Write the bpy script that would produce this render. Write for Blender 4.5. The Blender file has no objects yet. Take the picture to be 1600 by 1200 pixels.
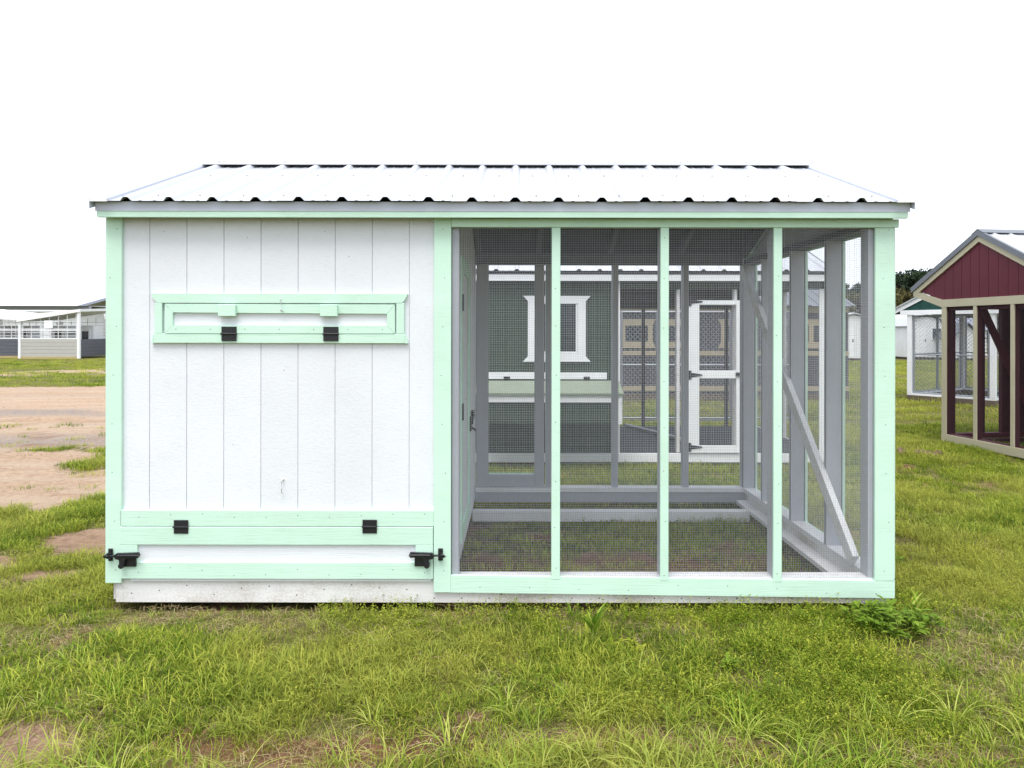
import bpy, bmesh, math, random
import numpy as np
from mathutils import Vector, Matrix
random.seed(7)
RNG = np.random.default_rng(11)
SC = bpy.context.scene
COL = SC.collection
R = math.radians

# ------------------------------------------------------------------ camera
cam_d = bpy.data.cameras.new('camera')
cam = bpy.data.objects.new('camera', cam_d)
COL.objects.link(cam)
cam_d.sensor_width = 36.0
cam_d.lens = 25.92
cam_d.shift_x = -0.005
cam_d.shift_y = -83.0 / 1600.0
cam_d.clip_start = 0.05
cam_d.clip_end = 2000.0
cam.location = (0, 0, 1.5)
cam.rotation_euler = (R(90), R(-0.08), 0)
SC.camera = cam

# ------------------------------------------------------------------ sky, sun, exposure
SUN_EL, SUN_AZ = 68.0, -15.0          # azimuth from straight behind the camera
w = bpy.data.worlds.new('World')
SC.world = w
w.use_nodes = True
nt = w.node_tree
nt.nodes.clear()
sky = nt.nodes.new('ShaderNodeTexSky')
sky.sky_type = 'NISHITA'
sky.sun_disc = False
sky.sun_elevation = R(SUN_EL)
sky.sun_rotation = R(180 - SUN_AZ)
sky.dust_density = 4.0
sky.air_density = 1.0
bw = nt.nodes.new('ShaderNodeRGBToBW')
cloud = nt.nodes.new('ShaderNodeMix')           # cloud cover: grey-white veil over the clear sky
cloud.data_type = 'RGBA'
cloud.inputs[0].default_value = 0.88
cloud.inputs[7].default_value = (6.15, 6.5, 7.1, 1)
bg = nt.nodes.new('ShaderNodeBackground')
bg.inputs[1].default_value = 0.10
wo = nt.nodes.new('ShaderNodeOutputWorld')
nt.links.new(sky.outputs[0], cloud.inputs[6])
nt.links.new(cloud.outputs[2], bg.inputs[0])
nt.links.new(bg.outputs[0], wo.inputs[0])

sun_d = bpy.data.lights.new('sun', 'SUN')
sun_d.energy = 1.5
sun_d.angle = R(38)
sun_d.color = (1.0, 0.975, 0.94)
sun = bpy.data.objects.new('sun', sun_d)
COL.objects.link(sun)
sun.location = (-6, -8, 14)
_d = Vector((math.sin(R(SUN_AZ)) * math.cos(R(SUN_EL)), -math.cos(R(SUN_AZ)) * math.cos(R(SUN_EL)), math.sin(R(SUN_EL))))
sun.rotation_euler = _d.to_track_quat('Z', 'Y').to_euler()

vs = SC.view_settings
vs.view_transform = 'Standard'
vs.look = 'None'
vs.exposure = 1.3
vs.gamma = 1.0
vs.use_curve_mapping = False
SC.cycles.max_bounces = 8
SC.cycles.transparent_max_bounces = 8

# ------------------------------------------------------------------ materials
MATS = {}
def new_mat(name):
    m = bpy.data.materials.new(name)
    m.use_nodes = True
    n = m.node_tree
    b = n.nodes['Principled BSDF']
    return m, n, b

def mapped_noise(n, coord, scale, nscale, detail=4.0, rough=0.6):
    mp = n.nodes.new('ShaderNodeMapping')
    mp.inputs['Scale'].default_value = scale
    n.links.new(coord, mp.inputs['Vector'])
    t = n.nodes.new('ShaderNodeTexNoise')
    t.inputs['Scale'].default_value = nscale
    t.inputs['Detail'].default_value = detail
    t.inputs['Roughness'].default_value = rough
    n.links.new(mp.outputs[0], t.inputs['Vector'])
    return t.outputs['Fac']

def ramp(n, fac, stops):
    r = n.nodes.new('ShaderNodeValToRGB')
    els = r.color_ramp.elements
    while len(els) < len(stops):
        els.new(0.5)
    for e, (p, c) in zip(els, stops):
        e.position = p
        e.color = (c[0], c[1], c[2], 1) if len(c) == 3 else c
    n.links.new(fac, r.inputs[0])
    return r.outputs[0]

def mixc(n, fac, a, b, mode='MIX'):
    m = n.nodes.new('ShaderNodeMix')
    m.data_type = 'RGBA'
    m.blend_type = mode
    for s, v in ((0, fac), (6, a), (7, b)):
        if hasattr(v, 'links'):
            n.links.new(v, m.inputs[s])
        else:
            m.inputs[s].default_value = v if s == 0 else (v[0], v[1], v[2], 1)
    return m.outputs[2]

def paint(name, col, rough=0.6, grain=(3, 40, 60), bump=0.25, stain=None, stain_amt=0.0, var=0.06, wear=None):
    """painted wood with pressed grain; stain = (colour) speckled dirt with its own noise shape"""
    m, n, b = new_mat(name)
    tc = n.nodes.new('ShaderNodeTexCoord').outputs['Object']
    g = mapped_noise(n, tc, grain, 3.0, 5, 0.65)
    f = mapped_noise(n, tc, (1, 1, 1), 2.3, 3)
    d = [max(0, c * (1 - var)) for c in col]
    l = [min(1, c * (1 + var * 0.6)) for c in col]
    c = ramp(n, f, [(0.3, d), (0.7, l)])
    gl = ramp(n, g, [(0.30, (0.86, 0.86, 0.86)), (0.45, (1, 1, 1))])
    c = mixc(n, 0.55, c, gl, 'MULTIPLY')
    oi = n.nodes.new('ShaderNodeObjectInfo')
    rr = ramp(n, oi.outputs['Random'], [(0, (0.955, 0.955, 0.955)), (1, (1, 1, 1))])
    c = mixc(n, 1.0, c, rr, 'MULTIPLY')
    if stain is not None:
        s1 = mapped_noise(n, tc, (1, 1, 1), 90, 3, 0.7)
        s2 = mapped_noise(n, tc, (1, 1, 1.6), 1.7, 4, 0.6)
        ma = n.nodes.new('ShaderNodeMath'); ma.operation = 'MULTIPLY_ADD'
        n.links.new(s1, ma.inputs[0]); ma.inputs[1].default_value = 0.5
        n.links.new(s2, ma.inputs[2])
        fac = ramp(n, ma.outputs[0], [(0.68, (0, 0, 0)), (0.94, (stain_amt,) * 3)])
        c = mixc(n, fac, c, stain)
    n.links.new(c, b.inputs['Base Color'])
    b.inputs['Roughness'].default_value = rough
    b.inputs['Specular IOR Level'].default_value = 0.3
    bp = n.nodes.new('ShaderNodeBump')
    bp.inputs['Strength'].default_value = bump
    bp.inputs['Distance'].default_value = 0.004
    n.links.new(g, bp.inputs['Height'])
    n.links.new(bp.outputs[0], b.inputs['Normal'])
    MATS[name] = m
    return m

def plain(name, col, rough=0.5, metal=0.0, var=0.08, scale=6.0, spec=0.4, bump=0.0):
    m, n, b = new_mat(name)
    tc = n.nodes.new('ShaderNodeTexCoord').outputs['Object']
    f = mapped_noise(n, tc, (1, 1, 1), scale, 4)
    c = ramp(n, f, [(0.3, [x * (1 - var) for x in col]), (0.7, [min(1, x * (1 + var)) for x in col])])
    n.links.new(c, b.inputs['Base Color'])
    b.inputs['Roughness'].default_value = rough
    b.inputs['Metallic'].default_value = metal
    b.inputs['Specular IOR Level'].default_value = spec
    if bump:
        bp = n.nodes.new('ShaderNodeBump'); bp.inputs['Strength'].default_value = bump
        bp.inputs['Distance'].default_value = 0.01
        n.links.new(f, bp.inputs['Height']); n.links.new(bp.outputs[0], b.inputs['Normal'])
    MATS[name] = m
    return m

MINT = (0.585, 0.81, 0.675)
paint('mint', MINT, stain=(0.30, 0.27, 0.18), stain_amt=0.10)
paint('mint_h', MINT, grain=(1.6, 30, 45), bump=0.35, stain=(0.30, 0.27, 0.18), stain_amt=0.08)
paint('siding', (0.75, 0.765, 0.81), grain=(16, 16, 46), bump=0.33, stain=(0.5, 0.5, 0.5), stain_amt=0.12, var=0.03)
paint('siding_h', (0.75, 0.765, 0.81), grain=(2, 20, 60), bump=0.5, var=0.03)
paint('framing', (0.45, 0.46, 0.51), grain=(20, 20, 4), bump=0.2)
paint('framing_shaded', (0.11, 0.11, 0.12), grain=(20, 20, 4), bump=0.2)  # darkened copy of framing: the shade under the roof is put into the colour
paint('framing_white', (0.80, 0.80, 0.82), grain=(4, 4, 30), bump=0.2, stain=(0.35, 0.3, 0.24), stain_amt=0.25)
paint('skirt', (0.80, 0.79, 0.78), grain=(3, 30, 30), bump=0.3, stain=(0.36, 0.28, 0.21), stain_amt=0.7, var=0.08)
paint('white_trim', (0.80, 0.81, 0.83), grain=(4, 4, 30), bump=0.2)
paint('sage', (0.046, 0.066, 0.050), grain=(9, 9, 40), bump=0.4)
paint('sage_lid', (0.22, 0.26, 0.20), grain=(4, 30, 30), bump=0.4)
paint('burgundy', (0.105, 0.016, 0.028), grain=(9, 9, 40), bump=0.3)
paint('burgundy_dark', (0.065, 0.014, 0.022), grain=(9, 9, 40), bump=0.3)
paint('cream', (0.47, 0.43, 0.31), grain=(4, 20, 30), bump=0.3)
paint('tan_trim', (0.40, 0.34, 0.24), grain=(4, 20, 30), bump=0.3)
paint('forest', (0.012, 0.06, 0.05), grain=(9, 9, 40), bump=0.3)
paint('charcoal', (0.07, 0.07, 0.085), grain=(9, 9, 40), bump=0.3)
paint('brown_board', (0.13, 0.10, 0.075), grain=(3, 20, 30), bump=0.3)
paint('pale_lumber', (0.45, 0.35, 0.16), grain=(3, 20, 30), bump=0.3)
paint('white_wall', (0.74, 0.75, 0.77), grain=(9, 9, 30), bump=0.2)
plain('dark_floor', (0.035, 0.04, 0.05), 0.8)
plain('rake_white', (0.80, 0.82, 0.85), 0.4, var=0.02)
plain('roof_white', (0.44, 0.455, 0.49), 0.32, var=0.02, scale=2, spec=0.5)
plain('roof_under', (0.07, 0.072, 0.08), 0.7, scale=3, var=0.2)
plain('eave_metal', (0.50, 0.53, 0.62), 0.4, var=0.03)
plain('roof_grey', (0.14, 0.15, 0.175), 0.4, var=0.04)
plain('roof_blue', (0.27, 0.29, 0.36), 0.4, var=0.05)
plain('slate_metal', (0.10, 0.105, 0.125), 0.45, var=0.06)
plain('stone_metal', (0.42, 0.41, 0.38), 0.45, var=0.04)
plain('black_iron', (0.012, 0.012, 0.016), 0.42, var=0.2, spec=0.5)
plain('galvanised', (0.27, 0.29, 0.33), 0.45, metal=0.35, var=0.1, scale=30)
plain('wire', (0.43, 0.45, 0.48), 0.5, metal=0.2, var=0.1, scale=30)
plain('wire_dark', (0.05, 0.035, 0.045), 0.6, var=0.1)
plain('zinc', (0.70, 0.72, 0.74), 0.3, metal=0.6, var=0.05)
plain('nail', (0.10, 0.09, 0.085), 0.6)
plain('screw', (0.50, 0.50, 0.53), 0.45, metal=0.3)
plain('window_glass', (0.03, 0.035, 0.045), 0.12, spec=0.6)
plain('bark', (0.07, 0.055, 0.045), 0.9, var=0.3, bump=0.4)

# ------------------------------------------------------------------ mesh helpers
def box(bm, x0, x1, y0, y1, z0, z1, bev=0.0):
    x0, x1 = min(x0, x1), max(x0, x1); y0, y1 = min(y0, y1), max(y0, y1); z0, z1 = min(z0, z1), max(z0, z1)
    vs_ = [bm.verts.new(p) for p in ((x0,y0,z0),(x1,y0,z0),(x1,y1,z0),(x0,y1,z0),(x0,y0,z1),(x1,y0,z1),(x1,y1,z1),(x0,y1,z1))]
    fs = [bm.faces.new([vs_[i] for i in f]) for f in ((0,3,2,1),(4,5,6,7),(0,1,5,4),(1,2,6,5),(2,3,7,6),(3,0,4,7))]
    if bev:
        es = list({e for f in fs for e in f.edges})
        bmesh.ops.bevel(bm, geom=es, offset=bev, segments=1, affect='EDGES', profile=0.5)
    return vs_

def prism(bm, poly, axis, a, b):
    """extrude polygon of 2D points along axis from a to b; 2D order: y->(x,z), x->(y,z), z->(x,y)"""
    def P(p, t):
        if axis == 'y': return (p[0], t, p[1])
        if axis == 'x': return (t, p[0], p[1])
        return (p[0], p[1], t)
    A = [bm.verts.new(P(p, a)) for p in poly]
    Bv = [bm.verts.new(P(p, b)) for p in poly]
    n = len(poly)
    bm.faces.new(A); bm.faces.new(Bv[::-1])
    for i in range(n):
        bm.faces.new((A[i], Bv[i], Bv[(i+1) % n], A[(i+1) % n]))

def beam(bm, p0, p1, w_, h_, up=(0, 0, 1)):
    p0, p1 = Vector(p0), Vector(p1)
    d = (p1 - p0).normalized()
    s = d.cross(Vector(up))
    if s.length < 1e-4: s = d.cross(Vector((1, 0, 0)))
    s.normalize(); u = s.cross(d)
    vv = []
    for p in (p0, p1):
        for a, c in ((-1,-1),(1,-1),(1,1),(-1,1)):
            vv.append(bm.verts.new(p + s*(a*w_/2) + u*(c*h_/2)))
    for f in ((0,1,2,3),(7,6,5,4),(0,4,5,1),(1,5,6,2),(2,6,7,3),(3,7,4,0)):
        bm.faces.new([vv[i] for i in f])

def tube(bm, pts, r, n=8, caps=True):
    pts = [Vector(p) for p in pts]
    rings = []
    for i, p in enumerate(pts):
        d = (pts[min(i+1, len(pts)-1)] - pts[max(i-1, 0)]).normalized()
        s = d.cross(Vector((0, 0, 1)))
        if s.length < 1e-3: s = d.cross(Vector((1, 0, 0)))
        s.normalize(); u = s.cross(d)
        rr = r[i] if isinstance(r, (list, tuple)) else r
        rings.append([bm.verts.new(p + (s*math.cos(2*math.pi*k/n) + u*math.sin(2*math.pi*k/n))*rr) for k in range(n)])
    for A, Bv in zip(rings, rings[1:]):
        for k in range(n):
            bm.faces.new((A[k], A[(k+1) % n], Bv[(k+1) % n], Bv[k]))
    if caps:
        bm.faces.new(rings[0][::-1]); bm.faces.new(rings[-1])

def tag(o, label=None, cat=None, group=None, kind=None):
    if label: o['label'] = label
    if cat: o['category'] = cat
    if group: o['group'] = group
    if kind: o['kind'] = kind
    return o

def link(name, me, mat, parent=None):
    o = bpy.data.objects.new(name, me)
    COL.objects.link(o)
    if mat is not None and not me.materials:
        me.materials.append(MATS[mat] if isinstance(mat, str) else mat)
    if parent is not None:
        o.parent = parent
    return o

ORI = Vector((0, 0, 0))
def obj(name, bm, mat, parent=None, smooth=False):
    if ORI.length: bmesh.ops.translate(bm, verts=bm.verts, vec=-ORI)
    bmesh.ops.recalc_face_normals(bm, faces=bm.faces)
    me = bpy.data.meshes.new(name)
    bm.to_mesh(me); bm.free()
    if smooth:
        me.polygons.foreach_set('use_smooth', [True]*len(me.polygons))
    return link(name, me, mat, parent)

def bx(name, mat, parent, *b, bev=0.002):
    bm = bmesh.new(); box(bm, *b, bev=bev)
    return obj(name, bm, mat, parent)

def boxes(name, mat, parent, lst, bev=0.0):
    bm = bmesh.new()
    for b in lst: box(bm, *b, bev=bev)
    return obj(name, bm, mat, parent)

def pr(name, mat, parent, poly, axis, a, b):
    bm = bmesh.new(); prism(bm, poly, axis, a, b)
    return obj(name, bm, mat, parent)

def bmm(name, mat, parent, *a, **k):
    bm = bmesh.new(); beam(bm, *a, **k)
    return obj(name, bm, mat, parent)

def empty(name, loc, rz=0.0):
    o = bpy.data.objects.new(name, None)
    COL.objects.link(o)
    o.location = loc; o.rotation_euler = (0, 0, rz)
    o.empty_display_size = 0.2
    return o

def seg_mesh(name, segs, r, mat, parent, sides=4):
    """many straight wires (N,2,3) as thin prisms in one mesh"""
    S = np.asarray(segs, float) - np.array(ORI)
    d = S[:, 1] - S[:, 0]; d /= np.linalg.norm(d, axis=1)[:, None]
    ref = np.where(np.abs(d[:, 2:3]) > 0.9, np.array([[1., 0, 0]]), np.array([[0, 0, 1.]]))
    s = np.cross(d, ref); s /= np.linalg.norm(s, axis=1)[:, None]
    u = np.cross(s, d)
    n = len(S)
    V = np.zeros((n, 2, sides, 3))
    for k in range(sides):
        a = 2*math.pi*(k + 0.5)/sides
        off = (s*math.cos(a) + u*math.sin(a))*r
        V[:, 0, k] = S[:, 0] + off; V[:, 1, k] = S[:, 1] + off
    base = (np.arange(n)*2*sides)[:, None, None]
    F = np.array([[k, (k+1) % sides, sides + (k+1) % sides, sides + k] for k in range(sides)])[None]
    me = bpy.data.meshes.new(name)
    me.from_pydata(V.reshape(-1, 3).tolist(), [], (base + F).reshape(-1, 4).tolist())
    me.update()
    o = link(name, me, mat, parent)
    o['kind'] = 'stuff'
    return o

def cloth_wire(name, p0, u, v, ul, vl, mat, parent, sp=0.0127, r=0.0006):
    """woven hardware cloth: straight wires along u and v with small irregularities"""
    p0, u, v = np.array(p0, float), np.array(u, float), np.array(v, float)
    segs = []
    nrm = np.cross(u, v)*0.0006
    off = random.uniform(0.2, 0.8)*sp
    for t in np.arange(off, ul, sp):
        t2 = t + random.gauss(0, 0.0004)
        segs.append((p0 + u*t2 + nrm, p0 + u*(t2 + random.gauss(0, 0.0005)) + v*vl + nrm))
    off = random.uniform(0.2, 0.8)*sp
    for t in np.arange(off, vl, sp):
        t2 = t + random.gauss(0, 0.0004)
        segs.append((p0 + v*t2 - nrm, p0 + v*(t2 + random.gauss(0, 0.0005)) + u*ul - nrm))
    return seg_mesh(name, segs, r, mat, parent)

def chain_link(name, p0, u, v, ul, vl, mat, parent, sp=0.085, r=0.0034):
    p0, u, v = np.array(p0, float), np.array(u, float), np.array(v, float)
    segs = []
    for c in np.arange(-vl, ul, sp):                 # rising to the right
        a0 = max(0, -c); a1 = min(vl, ul - c)
        if a1 - a0 > 0.01: segs.append((p0 + u*(c+a0) + v*a0, p0 + u*(c+a1) + v*a1))
    for c in np.arange(0, ul + vl, sp):              # falling to the right
        a0 = max(0, c - ul); a1 = min(vl, c)
        if a1 - a0 > 0.01: segs.append((p0 + u*(c-a0) + v*a0, p0 + u*(c-a1) + v*a1))
    return seg_mesh(name, segs, r, mat, parent, sides=3)

def rib_profile(x0, x1, ribs, h=0.021):
    """cross-section of ribbed metal sheet between x0 and x1 as (x, dz)"""
    pts = [(x0, 0.0)]
    for c in ribs:
        for dx, z in ((-0.030, 0), (-0.017, 0.72*h), (-0.010, h), (0.010, h), (0.017, 0.72*h), (0.030, 0)):
            x = c + dx
            if x0 < x < x1: pts.append((x, z))
        for m in (0.229/3, 2*0.229/3):
            for dx, z in ((-0.012, 0), (0, 0.0028), (0.012, 0)):
                x = c + m + dx
                if x0 < x < x1: pts.append((x, z))
    pts.append((x1, 0.0))
    pts.sort()
    return pts

def ribbed_sheet(name, mat, parent, x0, x1, ribs, y_e, z_e, y_r, z_r, thick=0.0012):
    """ribbed sheet from the eave line (y_e,z_e) up to (y_r,z_r); ribs run up the slope"""
    pr_ = rib_profile(x0, x1, ribs)
    bm = bmesh.new()
    d = Vector((0, y_r - y_e, z_r - z_e)).normalized()
    nrm = Vector((0, -d.z, d.y))
    if nrm.z < 0: nrm = -nrm
    rows = []
    for (y, z) in ((y_e, z_e), (y_r, z_r)):
        for off in (0.0, -thick):
            rows.append([bm.verts.new(Vector((x, y, z)) + nrm*(dz + off)) for x, dz in pr_])
    n = len(pr_)
    for a, b in ((0, 2), (1, 3), (0, 1), (2, 3)):
        for i in range(n-1):
            bm.faces.new((rows[a][i], rows[a][i+1], rows[b][i+1], rows[b][i]))
    return obj(name, bm, mat, parent)

def planks(parent, mat, edges, y0, y1, z0f, z1f, gap=0.007, axis='y'):
    """separate vertical boards; z0f/z1f give bottom/top as functions of the cross coordinate"""
    for a, b in zip(edges, edges[1:]):
        a2, b2 = a + gap/2, b - gap/2
        xs = [a2] + [k for k in BREAKS if a2 + 1e-4 < k < b2 - 1e-4] + [b2]
        poly = [(x, z0f(x)) for x in xs] + [(x, z1f(x)) for x in reversed(xs)]
        pr('plank', mat, parent, poly, axis, y0, y1)
BREAKS = []

# ------------------------------------------------------------------ value noise for the ground
_PERM = RNG.random((256, 256))
def vnoise(x, y):
    xi = np.floor(x).astype(int); yi = np.floor(y).astype(int)
    fx = x - xi; fy = y - yi
    fx = fx*fx*(3 - 2*fx); fy = fy*fy*(3 - 2*fy)
    g = lambda a, b: _PERM[a % 256, b % 256]
    return (g(xi, yi)*(1-fx) + g(xi+1, yi)*fx)*(1-fy) + (g(xi, yi+1)*(1-fx) + g(xi+1, yi+1)*fx)*fy
def fbm(x, y, f=1.0, o=4):
    s = 0; a = 0.5; t = 0
    for k in range(o):
        s = s + a*vnoise(x*f + 17.3*k, y*f + 5.1*k); t += a; a *= 0.5; f *= 2.03
    return s/t
def sstep(a, b, x):
    t = np.clip((x - a)/(b - a), 0, 1); return t*t*(3 - 2*t)

def road_mask(x, y):
    n = (fbm(x, y, 0.55, 5) - 0.5)
    lo = 9.3 + 1.8*n; hi = 19.9 + 1.4*n - 0.02*(x + 12)
    side = sstep(-3.0, -5.0, x + 3*n)
    return sstep(lo - 0.35, lo + 0.35, y)*sstep(hi + 0.3, hi - 0.3, y)*side
PATCH = [(-4.7, 7.35, 1.35, 0.95), (-5.9, 6.7, 1.1, 0.6), (-3.02, 5.25, 0.42, 0.34), (-3.45, 4.78, 0.36, 0.17), (-2.85, 4.55, 0.25, 0.10),
         (-1.84, 2.60, 0.26, 0.17), (-2.2, 2.5, 0.3, 0.22), (4.95, 9.0, 0.25, 0.12), (-6.4, 8.5, 1.5, 0.7), (-13.0, 26.5, 6.0, 0.45), (-22.0, 27.5, 9.0, 0.5), (28.0, 52.0, 9.0, 4.0)]
def patch_mask(x, y):
    n = (fbm(x + 31, y + 7, 1.6, 5) - 0.5)*1.5
    m = np.zeros_like(x)
    for cx, cy, hx, hy in PATCH:
        d = np.sqrt(((x-cx)/hx)**2 + ((y-cy)/hy)**2)
        m = np.maximum(m, sstep(1.25, 0.72, d + n))
    return m
def thin_mask(x, y):
    """soil that shows between the tufts: the rut in the foreground, the floor of the run, scattered spots"""
    n = fbm(x + 3, y + 50, 2.2, 4)
    rut = np.exp(-((y - 2.70 - 0.06*np.sin(x*2.3))/0.075)**2)*sstep(-1.5, -1.1, x)*sstep(0.9, 0.2, x)*1.3
    rut2 = np.exp(-((y - 2.62 - 0.05*np.sin(x*1.7+1))/0.10)**2)*sstep(0.3, 0.8, x)*0.85
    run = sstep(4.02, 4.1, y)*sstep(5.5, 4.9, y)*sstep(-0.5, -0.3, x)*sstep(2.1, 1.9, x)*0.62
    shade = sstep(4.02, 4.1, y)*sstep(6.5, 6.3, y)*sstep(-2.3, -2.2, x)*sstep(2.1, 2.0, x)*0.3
    spots = sstep(0.57, 0.72, n)*0.6*sstep(14, 8, y)
    return np.clip(np.maximum.reduce([rut, rut2, run, shade, spots])*(0.55 + 0.9*fbm(x, y + 9, 6, 3)), 0, 1)
def ground_z(x, y):
    near = sstep(60, 25, np.hypot(x, y))
    z = (fbm(x, y, 0.5, 3) - 0.5)*0.05 + (fbm(x + 5, y, 3.0, 4) - 0.5)*0.035
    flat = sstep(0.35, 1.2, np.maximum(np.abs(x + 0.08) - 2.2, np.abs(y - 5.22) - 1.25))
    z = z*(0.25 + 0.75*flat)*near
    rut = np.exp(-((y - 2.70 - 0.06*np.sin(x*2.3))/0.07)**2)*sstep(-1.6, -1.1, x)*sstep(1.2, 0.2, x)
    foot = sstep(0.10, -0.02, np.maximum(np.abs(x + 0.08) - 2.15, np.abs(y - 5.22) - 1.22))
    return z - 0.018*rut - 0.012*patch_mask(x, y) - 0.012 - 0.03*foot

def axis_coords(lo, hi, step, far):
    c = list(np.arange(lo, hi + 1e-6, step))
    s = step; a = hi; up = []
    while a < far:
        s *= 1.35; a += s; up.append(a)
    s = step; a = lo; dn = []
    while a > -far:
        s *= 1.35; a -= s; dn.append(a)
    return np.array(dn[::-1] + c + up)

def soil_material():
    m, n, b = new_mat('ground_soil')
    tc = n.nodes.new('ShaderNodeTexCoord').outputs['Object']
    at = n.nodes.new('ShaderNodeAttribute'); at.attribute_name = 'dirt'
    a2 = n.nodes.new('ShaderNodeAttribute'); a2.attribute_name = 'gravel'
    n1 = mapped_noise(n, tc, (1, 1, 1), 0.9, 8, 0.65)
    n2 = mapped_noise(n, tc, (1, 1, 1), 14, 6, 0.7)
    n3 = mapped_noise(n, tc, (1, 1, 1), 70, 4, 0.7)
    n4 = mapped_noise(n, tc, (0.25, 1.6, 1), 1.3, 6, 0.65)
    turf = ramp(n, n2, [(0.28, (0.055, 0.05, 0.02)), (0.5, (0.13, 0.13, 0.035)), (0.72, (0.22, 0.22, 0.06))])
    turf = mixc(n, ramp(n, n1, [(0.40, (0, 0, 0)), (0.75, (0.6,)*3)]), turf, (0.15, 0.12, 0.055))
    soil = ramp(n, n2, [(0.25, (0.21, 0.135, 0.09)), (0.5, (0.40, 0.28, 0.19)), (0.8, (0.54, 0.41, 0.30))])
    soil = mixc(n, ramp(n, n4, [(0.42, (0, 0, 0)), (0.62, (0.75,)*3)]), soil, (0.45, 0.35, 0.26))
    grav = ramp(n, n3, [(0.3, (0.12, 0.11, 0.11)), (0.55, (0.25, 0.23, 0.22)), (0.75, (0.42, 0.40, 0.38))])
    gm = n.nodes.new('ShaderNodeMath'); gm.operation = 'MULTIPLY'
    n.links.new(a2.outputs['Fac'], gm.inputs[0])
    n.links.new(ramp(n, n2, [(0.4, (0.2,)*3), (0.6, (1, 1, 1))]), gm.inputs[1])
    soil = mixc(n, gm.outputs[0], soil, grav)
    a3 = n.nodes.new('ShaderNodeAttribute'); a3.attribute_name = 'loam'
    soil = mixc(n, a3.outputs['Fac'], soil, ramp(n, n2, [(0.3, (0.10, 0.053, 0.030)), (0.7, (0.27, 0.145, 0.08))]))
    ad = n.nodes.new('ShaderNodeMath'); ad.operation = 'MULTIPLY_ADD'
    n.links.new(n2, ad.inputs[0]); ad.inputs[1].default_value = 0.7
    n.links.new(at.outputs['Fac'], ad.inputs[2])
    fac = ramp(n, ad.outputs[0], [(0.62, (0, 0, 0)), (0.86, (1, 1, 1))])
    c = mixc(n, fac, turf, soil)
    n.links.new(c, b.inputs['Base Color'])
    b.inputs['Roughness'].default_value = 0.95
    b.inputs['Specular IOR Level'].default_value = 0.1
    bp = n.nodes.new('ShaderNodeBump'); bp.inputs['Strength'].default_value = 1.0; bp.inputs['Distance'].default_value = 0.035
    hh = n.nodes.new('ShaderNodeMath'); hh.operation = 'MULTIPLY_ADD'
    n.links.new(n3, hh.inputs[0]); hh.inputs[1].default_value = 0.5; n.links.new(n2, hh.inputs[2])
    n.links.new(hh.outputs[0], bp.inputs['Height'])
    n.links.new(bp.outputs[0], b.inputs['Normal'])
    MATS['ground_soil'] = m
soil_material()

def gravel_mask(x, y):
    n = fbm(x*0.25, y*1.2 + 3, 0.9, 4)
    return np.clip(np.exp(-((y - 9.9 - 0.1*(x + 8)*0.3)/0.6)**2)*1.0 + np.exp(-((y - 13.8)/0.9)**2)*sstep(0.4, 0.6, n)*1.1 + 0.25*sstep(0.5, 0.7, n), 0, 1)

def grid_mesh(name, xs, ys, zf, keep=None, mat='ground_soil'):
    X, Y = np.meshgrid(xs, ys)
    Z = zf(X, Y)
    nx, ny = len(xs), len(ys)
    V = np.stack([X, Y, Z], -1).reshape(-1, 3)
    I = np.arange(nx*ny).reshape(ny, nx)
    F = np.stack([I[:-1, :-1], I[:-1, 1:], I[1:, 1:], I[1:, :-1]], -1).reshape(-1, 4)
    if keep is not None:
        cxy = V[F].mean(1)
        k = keep(cxy[:, 0], cxy[:, 1])
        F = F[k]
        used = np.unique(F); mp = -np.ones(len(V), int); mp[used] = np.arange(len(used))
        V = V[used]; F = mp[F]
    me = bpy.data.meshes.new(name)
    me.vertices.add(len(V)); me.vertices.foreach_set('co', V.ravel())
    me.loops.add(F.size); me.loops.foreach_set('vertex_index', F.ravel())
    me.polygons.add(len(F)); me.polygons.foreach_set('loop_start', np.arange(len(F))*4)
    me.update(calc_edges=True)
    me.polygons.foreach_set('use_smooth', np.ones(len(F), bool))
    x, y = V[:, 0], V[:, 1]
    dirt = np.clip(np.maximum.reduce([road_mask(x, y), patch_mask(x, y), thin_mask(x, y)*0.95]), 0, 1)
    a = me.attributes.new('dirt', 'FLOAT', 'POINT'); a.data.foreach_set('value', dirt.astype(np.float32))
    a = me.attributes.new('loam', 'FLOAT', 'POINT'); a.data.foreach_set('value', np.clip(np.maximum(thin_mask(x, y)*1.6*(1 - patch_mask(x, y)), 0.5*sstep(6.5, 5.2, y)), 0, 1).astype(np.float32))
    a = me.attributes.new('gravel', 'FLOAT', 'POINT'); a.data.foreach_set('value', (gravel_mask(x, y)*road_mask(x, y)).astype(np.float32))
    return link(name, me, mat)

xs = axis_coords(-9, 9, 0.10, 700); ys = axis_coords(1.2, 13, 0.10, 700)
g = grid_mesh('ground', xs, ys, ground_z)
tag(g, 'uneven green lawn with thatch and bare soil around the coops', 'ground', kind='structure')
g = grid_mesh('dirt_road', np.arange(-60, -2, 0.18), np.arange(8, 22, 0.18), lambda x, y: ground_z(x, y) + 0.004 - 0.0*x,
              keep=lambda x, y: road_mask(x, y) > 0.55)
tag(g, 'tan dirt road with grey gravel streaks left of the mint-trimmed coop', 'road', kind='structure')
g = grid_mesh('soil_patch', np.arange(-7.5, -2.3, 0.06), np.arange(4.3, 8.9, 0.06), lambda x, y: ground_z(x, y) + 0.004,
              keep=lambda x, y: (patch_mask(x, y) > 0.6) & (road_mask(x, y) < 0.4))
tag(g, 'bare reddish soil between the dirt road and the grass', 'soil', kind='structure')

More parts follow.
